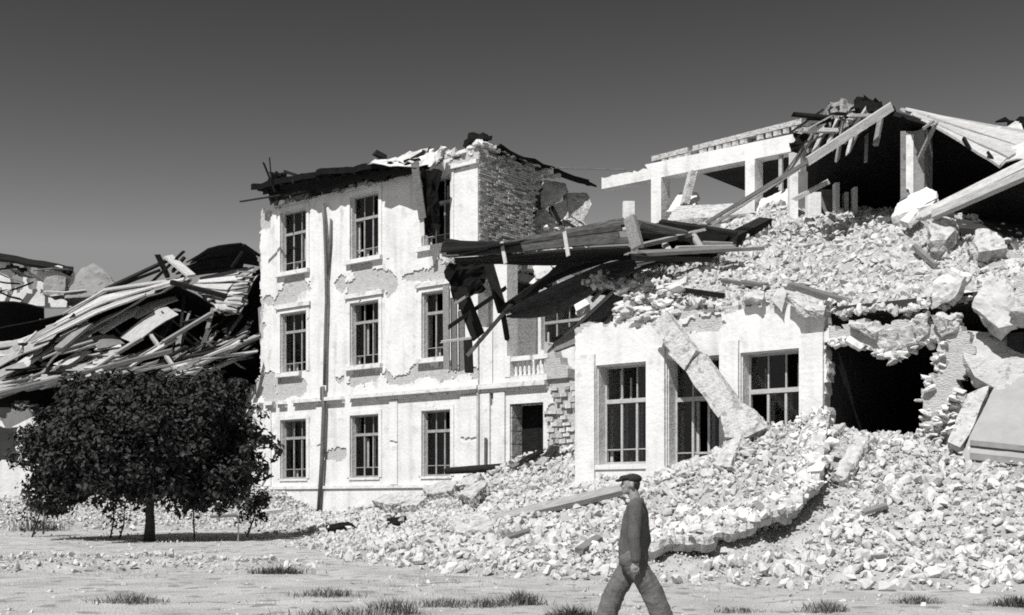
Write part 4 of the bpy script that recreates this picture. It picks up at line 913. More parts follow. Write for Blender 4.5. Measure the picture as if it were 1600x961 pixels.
for k in range(3):
    a = 691+k*12; MB().bar(P(a+6,446+k*20,36.4), P(a+7,578,36.4), .23, .04, up=(.6,.77,0), jag=.04).build('board', 'wood_grey', HP)
plank('hanging_board', P(720,455,34.2), P(748,528,34), .46, .05, 'wood_dark', 'broad dark board hanging askew beside the grey panel', up=(.6,.77,.1))
plank('hanging_board', P(731,530,36), P(733,582,36), .3, .05, 'wood_dark', 'dark board hanging straight down right of the grey panel', up=(.6,.77,.1))
tag(crumple('torn_felt', [P(716,480,36.4), P(756,452,36.2), P(766,410,36), P(692,408,36.5)], .04, 'tar', None, 71, .12, 9), 'torn black roof felt hanging under the left end of the eave', 'felt')
thing_chunk('plaster_chunk', [P(832,416,36), P(852,408,36), P(868,424,35.6), P(860,434,35.4), P(838,436,35.4)], .2, 'plaster_grey', 'grey curved plaster chunk caught between the eave boards', 'chunk', 72, .05)
thing_chunk('plaster_chunk', [P(826,442,36), P(846,424,36), P(866,432,35.6), P(846,446,35.6)], .15, 'plaster', 'bright white plaster chunk under the eave', 'chunk', 73, .03)
thing_chunk('plaster_chunk', [P(895,470,33), P(912,464,33), P(922,474,32.6), P(900,486,32.6)], .25, 'plaster', 'white block wedged under the drooping panel beside the back window', 'chunk', 74, .03)
for a, b, wd, m, lb in (    ((866,535,32),(930,506,30.8),.4,'wood_board','grey board pointing down at the balcony, below the wide board'),
    ((858,548,32.2),(962,452,30),.1,'wood_pale','thin pale edge strip below the drooping panel'),
    ((925,470,31.4),(948,446,31),.14,'wood_pale','stubby pale stick under the drooping panel'),
    ((905,545,31.2),(952,520,30.2),.3,'wood_grey','short board end resting on the broken parapet'),
    ((925,505,30.6),(975,456,29.8),.5,'wood_board','dark wide board against the rough stones of the wing corner')):
    plank('board', P(*a), P(*b), wd, .05, m, lb, up=(-.4,-.6,.6))
sheet_thing('lower_soffit', 'grey boarded panel lowest under the drooping one, resting on the broken parapet', [(866,522,32.2),(920,490,31.2),(966,450,30.2)], [(862,550,31.6),(915,532,30.6),(952,520,29.9)], 4, 'wood_grey', 97, .02, .03)
# timber stack at the right end of the eave
for a, b, wd, h, m, lb in (((998,350,31.3),(1072,366,31.4),.5,.16,'wood_board','thick dark timber right of the eave end, topmost'),
    ((996,366,30.9),(1064,372,31.2),.4,.14,'wood_dark','dark timber under the topmost one of the timber heap'),
    ((1030,348,33.0),(1152,366,32.8),.6,.14,'wood_dark','long black timber at the back of the timber heap'),
    ((1140,374,32.6),(1196,346,34.2),.4,.2,'wood_dark','black timber at the right end of the heap reaching up'),
    ((1000,384,30.1),(1078,366,31.4),.14,.1,'wood_grey','grey rail slanting through the timber heap'),
    ((1076,364,31.8),(1104,358,31.6),.1,.06,'wood_pale','short pale stick sticking up from the timber heap'),
    ((1002,396,29.7),(1150,388,30.6),.5,.08,'wood_grey','long grey board along the front of the timber heap'),
    ((1056,388,30.6),(1146,386,31.0),.16,.1,'wood_pale','pale board on the front of the timber heap'),
    ((1096,380,31.2),(1146,382,31.2),.14,.1,'wood_grey','short grey board at the right of the timber heap'),
    ((1150,390,31.0),(1190,388,31.2),.14,.08,'wood_grey','grey board end poking out of rubble right of the heap'),
    ((990,402,29.6),(1104,404,30.4),.5,.12,'wood_dark','black low timber under the front of the heap'),
    ((1034,373,31.2),(1046,394,30.6),.16,.08,'wood_pale','stub standing upright in the timber heap, left one'),
    ((1082,366,31.6),(1098,392,31.0),.16,.08,'wood_pale','stub leaning in the timber heap, right one')):
    plank('timber', P(*a), P(*b), wd, h, m, lb, 'timber')
crumple('timber_backing', [P(992,352,32.2), P(1150,366,33.2), P(1110,402,31.4), P(994,402,30.8)], .1, 'tar', DS, 63, .05)
# loose timbers on the front rubble
def loose(name, a, b, lift, w_, h_, m, lb, cat, **k):
    plank(name, on_slope(*a, lift), on_slope(*b, lift), w_, h_, m, lb, cat, **k)
la0 = P(697,736,37.2); lb0 = P(834,727,35.6)
tag(MB().tube([la0, la0.lerp(lb0, .3), la0.lerp(lb0, .7), lb0], [.10,.115,.12,.13], 10).build('log', 'wood_dark', smooth=True), 'dark round log lying level before the doorway', 'log')
plank('plank', near(772,812,.5), near(976,764,.9), .30, .12, 'wood_pale', 'long pale plank on the rubble behind the walking man', up=(-.2,-.55,.8))
loose('plank', (842,742), (868,712), .25, .24, .06, 'wood_pale', 'short pale plank at the door sill leaning uphill', 'plank')
loose('plank', (800,742), (846,716), .2, .2, .06, 'wood_grey', 'grey plank stub at the right end of the dark log', 'plank')
loose('plank', (905,872), (936,852), .12, .16, .1, 'wood_grey', 'short grey plank in the stones left of the walking man', 'plank')
loose('plank', (785,850), (826,838), .1, .14, .06, 'wood_grey', 'short weathered board low in the middle of the rubble', 'plank')
loose('plank', (1345,812), (1388,800), .1, .12, .06, 'wood_grey', 'weathered stick on the right part of the rubble', 'plank')
loose('plank', (330,800), (372,808), .25, .14, .08, 'wood_grey', 'grey board end in the stones right of the tree trunk', 'plank')
loose('plank', (385,780), (440,772), .3, .2, .1, 'wood_pale', 'pale board under the low right branch of the tree', 'plank')

# ------------------------------------------------------------------ collapsed timber roofs at left
sheet_thing('roof_wreckage', 'long bleached roof slope tilted down to the left in the collapsed timber',
    [(28,548,46.4),(150,489,47.6),(276,440,49)], [(72,506,49.4),(165,450,51.2),(302,434,53)], 11, 'wood_pale', 11)
sheet_thing('roof_wreckage', 'bleached roof piece beside the three-storey block with laths showing at its torn edge',
    [(340,484,49.4),(374,488,49.6)], [(300,441,52.6),(406,413,51.6)], 8, 'wood_pale', 12)
for q4, lb in ((((36,552,46.8),(276,446,49.3),(300,436,53.2),(74,508,49.8)), 'dented pale boarding right under the long bleached roof slope'), (((336,490,49.6),(376,492,49.8),(406,418,51.9),(300,446,52.9)), 'dented pale boarding under the bleached roof piece beside the block')):
    tag(crumple('roof_boarding', [P(*q) for q in q4], .05, 'wood_pale', None, len(lb), .09, 10), lb, 'roof')
r = random.Random(56)
for i in range(16):
    px = r.uniform(20, 250); py = 560-(px-20)*.42+r.uniform(-28, 42); an = math.radians(r.uniform(8, 42)); L = r.uniform(.9, 2.2)*20; Yc = 47.6+(560-py)/42
    plank('boarding', P(px-L*math.cos(an), py+L*math.sin(an), Yc-.5), P(px+L*math.cos(an), py-L*math.sin(an), Yc+.3), r.uniform(.4, .85), .05, r.choice(['wood_pale','wood_pale','wood_grey']), 'broad broken piece of pale boarding along the left end of the bleached slope', 'board', group='broad boarding pieces at left', jag=.22, seg=4, bend=r.uniform(-.12,.12), up=(r.uniform(-.3,.1), -.75, .8))
r = random.Random(55)
for i in range(30):
    px = r.uniform(165, 385); py = r.uniform(492, 575); an = math.radians(r.choice([r.uniform(10, 40), r.uniform(-50, -25), r.uniform(60, 85)])); L = r.uniform(.6, 2.4)*20
    Yc = 48.6+(560-py)/60; plank('plank', P(px-L*math.cos(an), py+L*math.sin(an), Yc-.4), P(px+L*math.cos(an), py-L*math.sin(an), Yc+.4), r.uniform(.1, .3), .05, r.choice(['wood_dark','wood_dark','wood_grey','wood_board2']), 'broken board strewn inside the dark cavity under the bleached slope', group='boards inside the dark cavity', jag=.15)
SB = empty('roof_wreckage', P(330,450,51), 'narrow ragged roof strip joining the two bleached roof slopes', 'roof')
strip(SB, 'b', [P(290,447,51), P(330,460,50.4), P(352,468,50)], [P(296,438,52.6), P(350,425,52.2), P(404,414,51.7)], 4, 'wood_pale', .05, .05, 13, .05)
for k in range(9):
    MB().bar(P(352+k*2.2,484-k*7.5,49.55+k*.2), P(372+k*3.6,486-k*7.6,49.4+k*.2), .09, .05, jag=.04).build('lath', 'wood_grey', SB)
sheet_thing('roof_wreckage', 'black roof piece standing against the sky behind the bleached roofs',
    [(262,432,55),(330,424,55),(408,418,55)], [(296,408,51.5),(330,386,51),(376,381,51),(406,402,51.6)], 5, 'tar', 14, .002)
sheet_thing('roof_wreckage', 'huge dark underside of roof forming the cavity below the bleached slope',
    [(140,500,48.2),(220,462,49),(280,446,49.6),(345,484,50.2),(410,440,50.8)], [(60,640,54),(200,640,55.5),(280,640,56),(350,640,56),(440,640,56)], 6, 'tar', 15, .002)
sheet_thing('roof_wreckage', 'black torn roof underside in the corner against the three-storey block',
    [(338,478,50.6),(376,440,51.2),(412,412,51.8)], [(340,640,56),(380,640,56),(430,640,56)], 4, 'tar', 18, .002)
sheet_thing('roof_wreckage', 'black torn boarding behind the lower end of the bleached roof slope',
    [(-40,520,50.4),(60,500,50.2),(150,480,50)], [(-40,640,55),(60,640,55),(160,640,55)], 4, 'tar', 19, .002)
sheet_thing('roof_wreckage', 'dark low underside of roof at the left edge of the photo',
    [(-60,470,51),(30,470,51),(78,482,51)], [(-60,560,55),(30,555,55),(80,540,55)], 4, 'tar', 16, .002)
plank('roof_beam', P(268,441,49), P(353,463,48.4), .22, .16, 'wood_dark', 'black beam over the mouth of the dark cavity', 'beam')
plank('roof_beam', P(222,505,49), P(282,588,46.6), .13, .13, 'wood_pale', 'long thin pole slanting down across the dark cavity', 'beam')
plank('roof_beam', P(262,586,46.6), P(312,560,46.4), .2, .1, 'wood_pale', 'short bright beam at the foot of the slanting pole', 'beam')
plank('roof_beam', P(182,552,46.8), P(222,528,47.4), .2, .12, 'wood_pale', 'bright short beam on the left floor of the cavity', 'beam')
plank('roof_beam', P(92,545,46.6), P(140,505,47.8), .4, .12, 'wood_grey', 'grey broad board propped under the lower end of the bleached slope', 'beam')
plank('roof_beam', P(255,535,47.6), P(330,490,48.4), .2, .12, 'wood_grey', 'grey timber slanting up to the right in the cavity', 'beam')
for i, (a, b, wd) in enumerate((((165,452,51),(272,402,52.5),.3),((236,442,52),(288,392,52),.2),((246,398,52),(262,432,52),.22),((262,400,52),(300,432,51.5),.45),((288,402,52.5),(270,424,52),.14),((362,418,51),(378,395,51),.1),((150,460,51),(250,422,52),.16),((380,382,51),(406,400,51.5),.3))):
    plank('plank', P(*a), P(*b), wd, .1, 'wood_pale' if i == 3 else 'wood_dark', 'dark plank sticking up along the crest of the collapsed roofs' if i != 3 else 'grey-white board leaning on the crest of the collapsed roofs', group='planks along the roof crest' if i != 3 else None)
r = random.Random(77)
def ruinplanks(n, x0, x1, f0, f1, Y0, Y1, lab, grp, mats, lmin, lmax, amin, amax):
    for i in range(n):
        px = r.uniform(x0, x1); f = r.random(); py = f0(px)*(1-f)+f1(px)*f; Y = Y0+(Y1-Y0)*(1-f)+r.uniform(-.4, .4); L = r.uniform(lmin, lmax)*41; an = math.radians(r.uniform(amin, amax))
        a = P(px-L/2*math.cos(an), py+L/2*math.sin(an), Y-r.uniform(0, .8)); b = P(px+L/2*math.cos(an), py-L/2*math.sin(an), Y+r.uniform(-.4, .9))
        plank('plank', a, b, r.uniform(.08, .26), r.uniform(.04, .1), r.choice(mats), lab, group=grp, jag=.1, up=(r.uniform(-.3,.3), -.4, 1), seg=2, bend=r.uniform(-.1,.1))
band0 = lambda x: 582-(x/412)*55
band1 = lambda x: 622-(x/412)*75
for x0, x1, lab, grp, n in ((-10, 130, 'splintered plank low in the timbers left of the tree top', 'timbers left of the tree top', 20), (130, 270, 'splintered plank in the timbers just above the tree top', 'timbers above the tree top', 24), (270, 372, 'splintered plank in the timbers between the tree and the three-storey block', 'timbers between tree and block', 22)):
    ruinplanks(n, x0, min(x1, 350), band0, band1, 45.6 if x0 < 200 else 47.4, 48.3 if x0 < 200 else 50, lab, grp, ['wood_pale','wood_grey','wood_grey','wood_dark'], 1., 3.2, 6, 32)
ruinplanks(20, 30, 150, lambda x: 530-(x-30)*.25, lambda x: 590, 46.5, 48.5, 'broken board under the lower end of the bleached roof slope', 'boards under the bleached slope', ['wood_pale','wood_grey','wood_dark','wood_dark'], .6, 2.0, -10, 55)
ruinplanks(14, 325, 382, lambda x: 495, lambda x: 560, 49.2, 50.6, 'dark timber heaped against the left side of the three-storey block', 'timbers against the block', ['wood_dark','wood_dark','wood_grey'], .6, 1.8, 20, 66)
ruinplanks(12, -10, 110, lambda x: 420, lambda x: 466, 52.5, 54, 'battered board among the white wall stumps at the left edge', 'boards by the far left walls', ['wood_grey','wood_dark','wood_pale'], .5, 1.5, -35, 15)
for k, (q4, lb) in enumerate(((((60,598,46),(150,588,46.2),(150,562,47.6),(70,572,47.6)), 'ragged bleached boarding lying left of the tree top'),
        (((128,575,46.6),(206,566,46.8),(196,540,48),(140,545,48)), 'pale boarding lying at the left foot of the dark cavity'),
        (((-20,612,45.8),(52,604,46),(62,580,47.4),(-20,590,47.4)), 'bleached boarding at the left edge above the low white wall'),
        (((262,596,46.2),(318,580,46.6),(322,566,47.6),(268,572,47.6)), 'small pale boarding above the tree top beside the short bright beam'),
        (((-10,560,47.4),(34,552,47.6),(50,520,49.4),(-10,530,49.4)), 'grey-white boarding below the low dark roof at the left edge'))):
    sheet_thing('fallen_boarding', lb, [(q4[0]), (q4[1])], [(q4[3]), (q4[2])], 5, 'wood_pale', 90+k, .06, .09)
plank('roof_beam', P(-20,620,45.4), P(268,548,46.2), .3, .14, 'wood_grey', 'longest grey beam along the front of the lower timber band', 'beam')
plank('roof_beam', P(240,602,46.6), P(403,526,49.6), .3, .14, 'wood_pale', 'long pale beam rising to the corner of the three-storey block', 'beam')
plank('roof_beam', P(262,606,46.8), P(400,547,49.4), .22, .14, 'wood_grey', 'grey beam parallel below the long pale beam', 'beam')
# white wall stumps behind
LW = empty('far_left_ruin', P(40,470,54), 'white broken walls with a dark tiled roof edge at the far left', 'building')
def lwall(px0, px1, y0, f, Y, m, seed):
    a = P(px0, y0, Y); b = P(px1, y0, Y)
    gridwall(MB(), (a.x, b.x), (a.z, P(px0, 380, Y).z), .2, lambda t, z: HY-(z-HC)*F/Y > f(CX+F*t/Y)+8*fbm(t*2, seed), .4, lambda p, q, dp: (p, Y+dp, q), seed=seed).build('wall', m, LW)
lwall(-60, 112, 480, lambda x: 404+x*.2 if not (16 < x < 34 or 44 < x < 60 and True) else 452, 55, 'plaster', 81)
lwall(-60, 70, 478, lambda x: 455, 53.5, 'plaster', 82)
crumple('roof_edge', [P(-40,396,54.6), P(112,424,54.6), P(112,418,55.6), P(-40,386,55.6)], .12, 'wood_dark', LW, 83, .05)
crumple('roof_edge', [P(10,412,54.8), P(40,420,54.8), P(40,430,56), P(12,426,56)], .12, 'wood_dark', LW, 84, .05)
chunk('chimney_slab', [P(100,466,52.4), P(126,418,52.8), P(146,410,52.8), P(162,420,52.6), P(180,442,52.4), P(165,462,52)], .6, 'render_grey', LW, 85, rough=.06)
chunk('chimney_slab', [P(68,430,53), P(104,432,53), P(100,462,52.8), P(66,460,52.8)], .4, 'render_grey', LW, 86, rough=.06)
LB = empty('low_ruined_wall', P(30,700,46), 'low whitewashed wall stump with a dark opening left of the tree', 'wall')
gridwall(MB(), (P(-120,0,46).x, P(105,0,46).x), (.5, 5.0), .16, lambda t, z: not (CX+F*t/46 < 26 and 2.9 < z < 4.2) and z < 4.9-.45*abs(t+18.3)**.8+.4*fbm(t*1.5, 6), .5, lambda p, q, dp: (p, 46+dp, q), seed=88).build('wall', 'plaster', LB)
MB().box((P(-130,0,46).x, 47.5, .5), (P(40,0,46).x, 47.7, 5)).build('inner_wall', 'interior', LB)
# dark debris mass filling the cellar of the timber ruin
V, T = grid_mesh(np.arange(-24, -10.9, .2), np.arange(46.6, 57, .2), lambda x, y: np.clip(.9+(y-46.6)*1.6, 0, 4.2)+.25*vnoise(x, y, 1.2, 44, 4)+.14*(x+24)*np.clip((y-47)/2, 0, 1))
o = np_obj('timber_debris', V, T, 'wood_dark'); tag(o, 'dark mass of smashed timber under the collapsed roofs', 'debris', kind='stuff')

# ------------------------------------------------------------------ tree
TY = 34.; tb = Vector(((233-CX)/F*TY, TY, ground_z(TY)-.05))
TR_ = empty('tree', tb, 'dense dark round-crowned tree on a short slim trunk before the ruins', 'tree')
r = random.Random(12)
top = P(236,740,TY)
MB().tube([tb, tb+Vector((.03,0,.5)), P(234,800,TY), P(236,770,TY), top, P(240,660,TY)], [.17,.13,.115,.11,.10,.05], 10).build('trunk', 'bark', TR_, True)
CLUMPS = []
def ell(px, py, rx, ry, n, dy=2.3, s0=.55, s1=1.1):
    for i in range(n):
        while True:
            a = [r.uniform(-1, 1) for _ in range(3)]
            q = sum(x*x for x in a)
            if .25 < q < 1: break
        CLUMPS.append((P(px, py, TY)+Vector((a[0]*rx/56.8, a[1]*dy, a[2]*ry/56.8)), r.uniform(s0, s1)))
ell(225,690,140,74,80,2.2,.45,.9); ell(245,646,112,44,34,1.9,.35,.75); ell(330,690,66,76,34,1.6,.3,.7); ell(112,700,62,62,34,1.6,.3,.7); ell(240,752,140,34,40,2.0,.3,.65)
ell(405,742,30,44,10,.9,.13,.26); ell(424,706,16,26,5,.5,.1,.2); ell(72,750,30,32,12,.8,.2,.36); ell(64,692,28,30,11,.9,.2,.4); ell(150,612,52,24,14,1.,.2,.42); ell(330,612,50,28,14,1.,.2,.42); ell(220,600,70,14,10,1.,.18,.36); ell(300,598,30,12,5,.8,.15,.28)
ell(90,785,46,22,12,1.,.16,.32); ell(380,790,40,22,12,1.,.16,.32); ell(56,720,20,40,8,.7,.14,.28); ell(130,640,30,30,8,1.2,.2,.4)
for i in range(60):
    a = r.uniform(0, 6.283); k_ = r.uniform(.93, 1.1); px_ = 225+178*k_*math.cos(a); py_ = 690-100*k_*math.sin(a)
    CLUMPS.append((P(px_, py_, TY)+Vector((0, r.uniform(-1.2, 1.2), 0)), r.uniform(.1, .3)))
for i in range(14):
    c, s = CLUMPS[(i*13) % len(CLUMPS)]; MB().tube([top.lerp(P(234,780,TY), r.random()*.6), top.lerp(c, .55)+Vector((0,0,-.15)), c], [.06,.04,.015], 6).build('branch', 'bark', TR_, True)
rr = np.random.default_rng(77); cc = np.array([c[:] for c, s in CLUMPS]); ss = np.array([s for c, s in CLUMPS])
wgt = ss**2; wgt /= wgt.sum(); N = 56000; k = rr.choice(len(cc), N, p=wgt)
dirs = rr.normal(size=(N, 3)); dirs /= np.linalg.norm(dirs, axis=1)[:, None]
rad = ss[k]*rr.uniform(.45, 1.12, N); rad *= 1+.25*np.sin(dirs[:, 0]*5+k)*np.cos(dirs[:, 2]*6+k)
pos = cc[k]+dirs*rad[:, None]*np.array([1, 1, .8])
def leaves(pos, nrm, L, W, r_):
    n = len(pos); nrm = nrm/np.linalg.norm(nrm, axis=1)[:, None]; a = np.cross(nrm, r_.normal(size=(n, 3))); a /= np.linalg.norm(a, axis=1)[:, None]; b = np.cross(nrm, a)
    L = L[:, None]; W = W[:, None]; V = np.stack([pos-a*L*.5, pos+b*W*.5-a*L*.05, pos+a*L*.5-nrm*L*.15, pos-b*W*.5-a*L*.05], 1).reshape(-1, 3)
    return V, np.arange(4*n).reshape(-1, 4)
V, T = leaves(pos, dirs+rr.normal(0, .6, (N, 3))+np.array([0, 0, .5]), rr.uniform(.10, .24, N), rr.uniform(.05, .13, N), rr)
o = np_obj('crown', V-np.array(tb[:]), T, 'leaf', parent=TR_)
# saplings and stakes round the tree
def sapling(px, Y, h, lean, nleaf, label, sp=.18, name='sapling', m='bark'):
    b = hp(px, Y, -.03); e = empty(name, b, label, 'sapling'); t = b+Vector((lean, 0, h)); q = b.lerp(t, .5)+Vector((lean*.3, .05, 0))
    MB().tube([b, q, t], [.03,.022,.012], 6).build('stem', m, e, True)
    if nleaf:
        f = rr.uniform(.35, 1.05, nleaf); p = np.array(b[:])+f[:, None]*(np.array(t[:])-np.array(b[:]))+rr.normal(0, sp, (nleaf, 3)); V, T = leaves(p, rr.normal(size=(nleaf, 3))+np.array([0,0,.5]), rr.uniform(.08,.16,nleaf), rr.uniform(.05,.09,nleaf), rr)
        np_obj('foliage', V-np.array(b[:]), T, 'leaf', parent=e)
sapling(50,36,1.6,.3,420,'scruffy leafy sapling under the left edge of the crown', .26)
sapling(172,35,1.0,.1,90,'thin leafy sapling left of the tree trunk', .14)
sapling(186,34.6,.9,.15,50,'leafy twig close to the trunk on its left', .12)
sapling(304,35,1.1,-.05,30,'nearly bare sapling right of the tree trunk', .1)
sapling(372,33.5,1.5,.0,0,'pale bare stake standing at the right edge of the tree shadow', name='stake', m='wood_pale')
sapling(385,36,1.3,.3,160,'leafy sapling under the right edge of the crown', .2)
# dark shrub by the block corner and dry tufts in front
def tuft(px, py, wpx, hpx, n, label, name='grass_tuft', m='straw'):
    Y = 30
    for _ in range(60):
        x = (px-CX)/F*Y; z = H(x, Y); Y2 = (HC-z)*F/max(py-HY, 8); Y = .5*Y+.5*min(max(Y2, 13.2), 40)
    b = hp(px, Y); e = empty(name, b, label, 'grass'); vs = []; fs = []; rt = random.Random(int(px*7)); sc = Y/F
    for i in range(n):
        u = rt.gauss(0, .36); x = u*wpx*sc; y = rt.gauss(0, .35)*wpx*sc*.5; h = hpx*sc*rt.uniform(.35, 1.1)*(1-.5*min(abs(u), 1)); ln = Vector((rt.gauss(0, .45)*h, rt.gauss(0, .45)*h, h)); q = Vector((x, y, H(b.x+x, b.y+y)-b.z-.01)); wd = rt.uniform(.004, .011)
        s = Vector((ln.y, -ln.x, 0)); s = s.normalized()*wd if s.length > 1e-4 else Vector((wd, 0, 0)); k = len(vs)
        vs += [q-s, q+s, q+ln*.55+s*.7+Vector((0,0,.02*h)), q+ln*.55-s*.7+Vector((0,0,.02*h)), q+Vector((ln.x*1.2, ln.y*1.2, ln.z*.9))]; fs += [(k,k+1,k+2,k+3), (k+3,k+2,k+4)]
    o = MB().add([v+b for v in vs], fs).build('blades', m, e); o['kind'] = 'stuff'
    return e
tuft(200,944,75,26,420,'low dry grass tuft on the bare ground at far left')
tuft(437,898,60,20,420,'small dark tuft at the foot of the low rubble', m='weed')
tuft(510,934,80,22,520,'dry tuft left of the long grass strip, small stones around it')
tuft(540,966,170,24,620,'wide dry grass patch at the bottom edge of the photo')
tuft(612,962,60,40,300,'taller dry grass clump at the right end of the wide patch')
tuft(700,948,70,22,380,'left part of the long dry grass strip in front of the rubble')
tuft(760,950,70,24,420,'middle part of the long dry grass strip in front of the rubble')
tuft(812,948,50,34,520,'right and tallest part of the long dry grass strip')
tuft(893,972,60,34,520,'dark grass tuft at the bottom edge left of the walking man', m='weed')
tuft(1290,956,50,26,380,'dry tuft right of the walking man')
tuft(1432,944,50,20,360,'low dry tuft on the ground toward the right')
tuft(1588,948,50,24,360,'dark dry tuft at the right edge of the photo', m='weed')
tuft(60,830,60,26,300,'weeds at the foot of the left rubble', m='weed')
tuft(1150,955,60,12,160,'sparse dry blades between the man and the right tufts')

r2 = np.random.default_rng(91); ns = 9000; bx = r2.uniform(-11, 9, ns); by = r2.uniform(13, 30, ns); kp = (vnoise(bx, by, 1.7, 61) > .32) & (heap(bx, by) < .05); bx = bx[kp]; by = by[kp]; ns = len(bx)
bz = gz(by)+np.maximum(heap(bx, by), 0); hh = r2.uniform(.02, .09, ns); lx = r2.normal(0, .5, ns)*hh; ly = r2.normal(0, .5, ns)*hh; ww = r2.uniform(.002, .006, ns)
V = np.stack([np.stack([bx-ww, by, bz-.005], 1), np.stack([bx+ww, by, bz-.005], 1), np.stack([bx+lx, by+ly, bz+hh], 1)], 1).reshape(-1, 3)
o = np_obj('dry_scrub', V, np.arange(3*ns).reshape(-1, 3), 'straw'); tag(o, 'sparse dry scrub scattered over the bare ground', 'scrub', kind='stuff')
# ------------------------------------------------------------------ the walking man
MY = 13.3; mz = ground_z(MY); MO = Vector(((985-CX)/F*MY, MY, mz))
MAN = empty('person', MO, 'man in flat cap, short jacket and baggy trousers walking left before the rubble', 'person')
def cap_solid(segs, vox, name, m, parent, smooth=6, extra=None, sub=None):
    """one continuous skin round a set of tapered limbs"""
    import bmesh
    b = bmesh.new()
    def sphere(c, rd):
        M = Matrix.Translation(Vector(c)) @ Matrix.Diagonal((rd[0], rd[1], rd[2], 1)) if isinstance(rd, tuple) else Matrix.Translation(Vector(c)) @ Matrix.Scale(rd, 4)
        bmesh.ops.create_icosphere(b, subdivisions=2, radius=1, matrix=M)
    for s in segs:
        if len(s) == 2: sphere(*s); continue
        p0, r0, p1, r1 = s; p0, p1 = Vector(p0), Vector(p1); e = lambda q: Vector(q) if isinstance(q, tuple) else Vector((q, q, q)); a0, a1 = e(r0), e(r1)
        n = max(2, int((p1-p0).length/max(min(min(a0), min(a1))*.45, .008)))
        for i in range(n+1): sphere(p0.lerp(p1, i/n), tuple(a0.lerp(a1, i/n)))
    me = bpy.data.meshes.new(name); b.to_mesh(me); b.free(); ob = bpy.data.objects.new(name, me); C.objects.link(ob)
    md = ob.modifiers.new('r', 'REMESH'); md.mode = 'VOXEL'; md.voxel_size = vox
    sm_ = ob.modifiers.new('s', 'SMOOTH'); sm_.iterations = smooth; sm_.factor = .5
    dg = bpy.context.evaluated_depsgraph_get(); me2 = bpy.data.meshes.new_from_object(ob.evaluated_get(dg)); bpy.data.objects.remove(ob)
    me2.materials.clear(); me2.materials.append(MAT[m]); me2.polygons.foreach_set('use_smooth', [True]*len(me2.polygons)); me2.name = name
    if extra: extra(me2)
    o = bpy.data.objects.new(name, me2); C.objects.link(o); o.parent = parent; return o
def q(px, py, y=0.): return Vector(((px-985)/145., y, HC-mz+(785-py)/145.))
# joints (photo pixels, depth in m; near side is -y)
hip_n, hip_f = q(984,872,-.09), q(996,872,.09)
kn_n, an_n = q(1017,923,-.11), q(1035,969,-.12)      # rear leg, near side
kn_f, an_f = q(964,922,.10), q(946,969,.12)          # leading leg
sh_n, el_n, wr_n = q(989,793,-.21), q(987,838,-.29), q(990,872,-.30)
sh_f, el_f, wr_f = q(1000,795,.19), q(1012,838,.24), q(1010,868,.25)
head = q(985,756,0.); neck = q(993,783,.0)
body = [(head+Vector((.0,0,.015)), (.098,.076,.105)), (head+Vector((-.035,0,-.05)), (.06,.052,.07)), (head+Vector((-.055,0,-.088)), (.034,.036,.026)),
        (head+Vector((-.096,0,-.022)), (.019,.014,.015)), (head+Vector((-.090,0,-.004)), (.012,.012,.02)), (head+Vector((-.076,0,-.056)), (.017,.028,.014)), (head+Vector((-.07,0,-.03)), (.026,.05,.04)),
        (head+Vector((.012,-.078,-.015)), (.022,.012,.034)), (head+Vector((.012,.078,-.015)), (.022,.012,.034)),
        (neck, .062, head+Vector((.015,0,-.03)), .056), (q(994,790), (.07,.14,.05), q(992,830), (.085,.12,.1)), (q(992,830), (.085,.12,.1), q(990,870), (.09,.13,.1)),
        (sh_n, .058, el_n, .044), (el_n, .042, wr_n, .028), (sh_f, .058, el_f, .044), (el_f, .042, wr_f, .028),
        (hip_n, .09, kn_n, .062), (kn_n, .058, an_n, .040), (hip_f, .09, kn_f, .062), (kn_f, .058, an_f, .040)]
def hand(wr, sgn):
    out = [(wr, .027, wr+Vector((-.004,0,-.045)), (.034,.017,.03)), (wr+Vector((-.004,0,-.045)), (.036,.017,.03), wr+Vector((-.008,0,-.085)), (.036,.016,.02))]
    for i, (dx, L) in enumerate(((-.036,.066),(-.013,.076),(.011,.072),(.033,.056))):
        a = wr+Vector((dx-.006,0,-.095)); b1 = a+Vector((-.004,.008*sgn,-L*.5)); c = b1+Vector((.012,.018*sgn,-L*.42)); out += [(a,.0095,b1,.0088), (b1,.0088,c,.0075)]
    a = wr+Vector((-.032,0,-.05)); b1 = a+Vector((-.022,.01*sgn,-.03)); out += [(a,.013,b1,.010), (b1,.010,b1+Vector((0,.008*sgn,-.03)),.008)]
    return out
body += hand(wr_n, 1)+hand(wr_f, -1)
BD = cap_solid(body, .0065, 'body', 'skin', MAN, 3)
for s in (-1, 1): 
    e = cap_solid([(head+Vector((-.083,s*.034,.0)), .011)], .004, 'eye', 'hair', MAN, 1)
def folds(amp, fz):
    def f(me):
        for v in me.vertices: v.co += v.normal*amp*(.7*noise.noise((v.co.x*9, v.co.y*9, v.co.z*fz))+.9*(.5-2*abs(noise.noise((v.co.x*7+3, v.co.y*7, v.co.z*fz*1.4+v.co.x*6)))))
    return f
lv = [(793,995,.078,.11),(803,994,.106,.13),(815,993,.121,.12),(828,992,.128,.11),(840,991,.131,.10),(852,990,.134,.10),(866,990,.139,.11)]
lv = [tuple(np.array(a)*(1-f)+np.array(b)*f) for a, b in zip(lv[:-1], lv[1:]) for f in (0, .25, .5, .75)]+[lv[-1]]
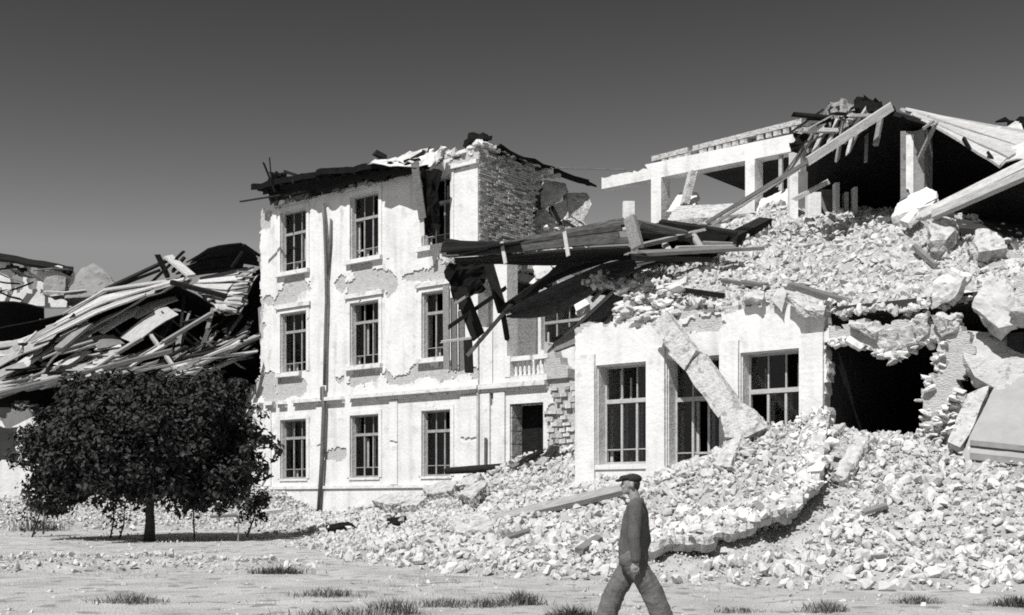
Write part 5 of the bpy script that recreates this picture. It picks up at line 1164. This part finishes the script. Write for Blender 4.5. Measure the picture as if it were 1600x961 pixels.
cap_solid([(q(x-6,y,-h), (rr_,.075,.075), q(x+6,y,h), (rr_,.075,.075)) for y, x, rr_, h in lv]+[
        (q(994,788), (.075,.12,.05), q(994,782), (.066,.075,.025)), (q(996,786), (.085,.11,.035), q(997,779), (.072,.08,.02)), (sh_n, .088, el_n, .070), (el_n, .070, wr_n+Vector((0,0,.01)), .056), (sh_f, .085, el_f, .068), (el_f, .068, wr_f+Vector((0,0,.01)), .050)],
        .012, 'jacket', 'jacket', MAN, 5, folds(.010, 6))
cap_solid([(q(990,868), (.12,.17,.05), q(990,885), (.13,.165,.07)), (hip_n, .135, kn_n, .122), (kn_n, .122, an_n+Vector((.0,0,-.005)), .125), (hip_f, .135, kn_f, .122), (kn_f, .122, an_f+Vector((0,0,-.005)), .125)],
        .012, 'trousers', 'trouser', MAN, 5, folds(.012, 5))
cap_solid([(q(996,783,-.07), (.05,.03,.022), q(1000,783,.07), (.05,.03,.022)), (q(990,787,-.06), (.05,.03,.02), q(991,787,.06), (.05,.03,.02))], .008, 'collar', 'jacket', MAN, 3)
cap_solid([(q(984,866,-.1), (.118,.09,.014), q(996,866,.1), (.118,.09,.014))], .01, 'belt', 'leather', MAN, 2)
cap_solid([(head+Vector((.022,0,.055)), (.108,.092,.058)), (head+Vector((-.04,0,.062)), (.085,.085,.036)), (head+Vector((-.10,0,.042)), (.06,.066,.012), head+Vector((-.135,0,.028)), (.03,.05,.009))], .007, 'flat_cap', 'cap_cloth', MAN, 3)
cap_solid([(head+Vector((.045,0,.0)), (.064,.078,.06)), (head+Vector((.062,0,-.03)), (.04,.066,.045))], .008, 'hair', 'hair', MAN, 2)
gn = an_n+Vector((-.0,0,-.05)); gf = an_f+Vector((0,0,-.05))
for a, rot in ((an_n, .35), (an_f, -.18)):
    base = Vector((a.x, a.y, max(a.z-.075, .045)))
    cap_solid([(base+Vector((.05,0,.01)), (.045,.04,.05), base+Vector((-.07,0,-.01)), (.05,.044,.036)), (base+Vector((-.07,0,-.01)), (.05,.044,.036), base+Vector((-.17,0,-.018)), (.035,.040,.024))], .009, 'shoe', 'leather', MAN, 3)
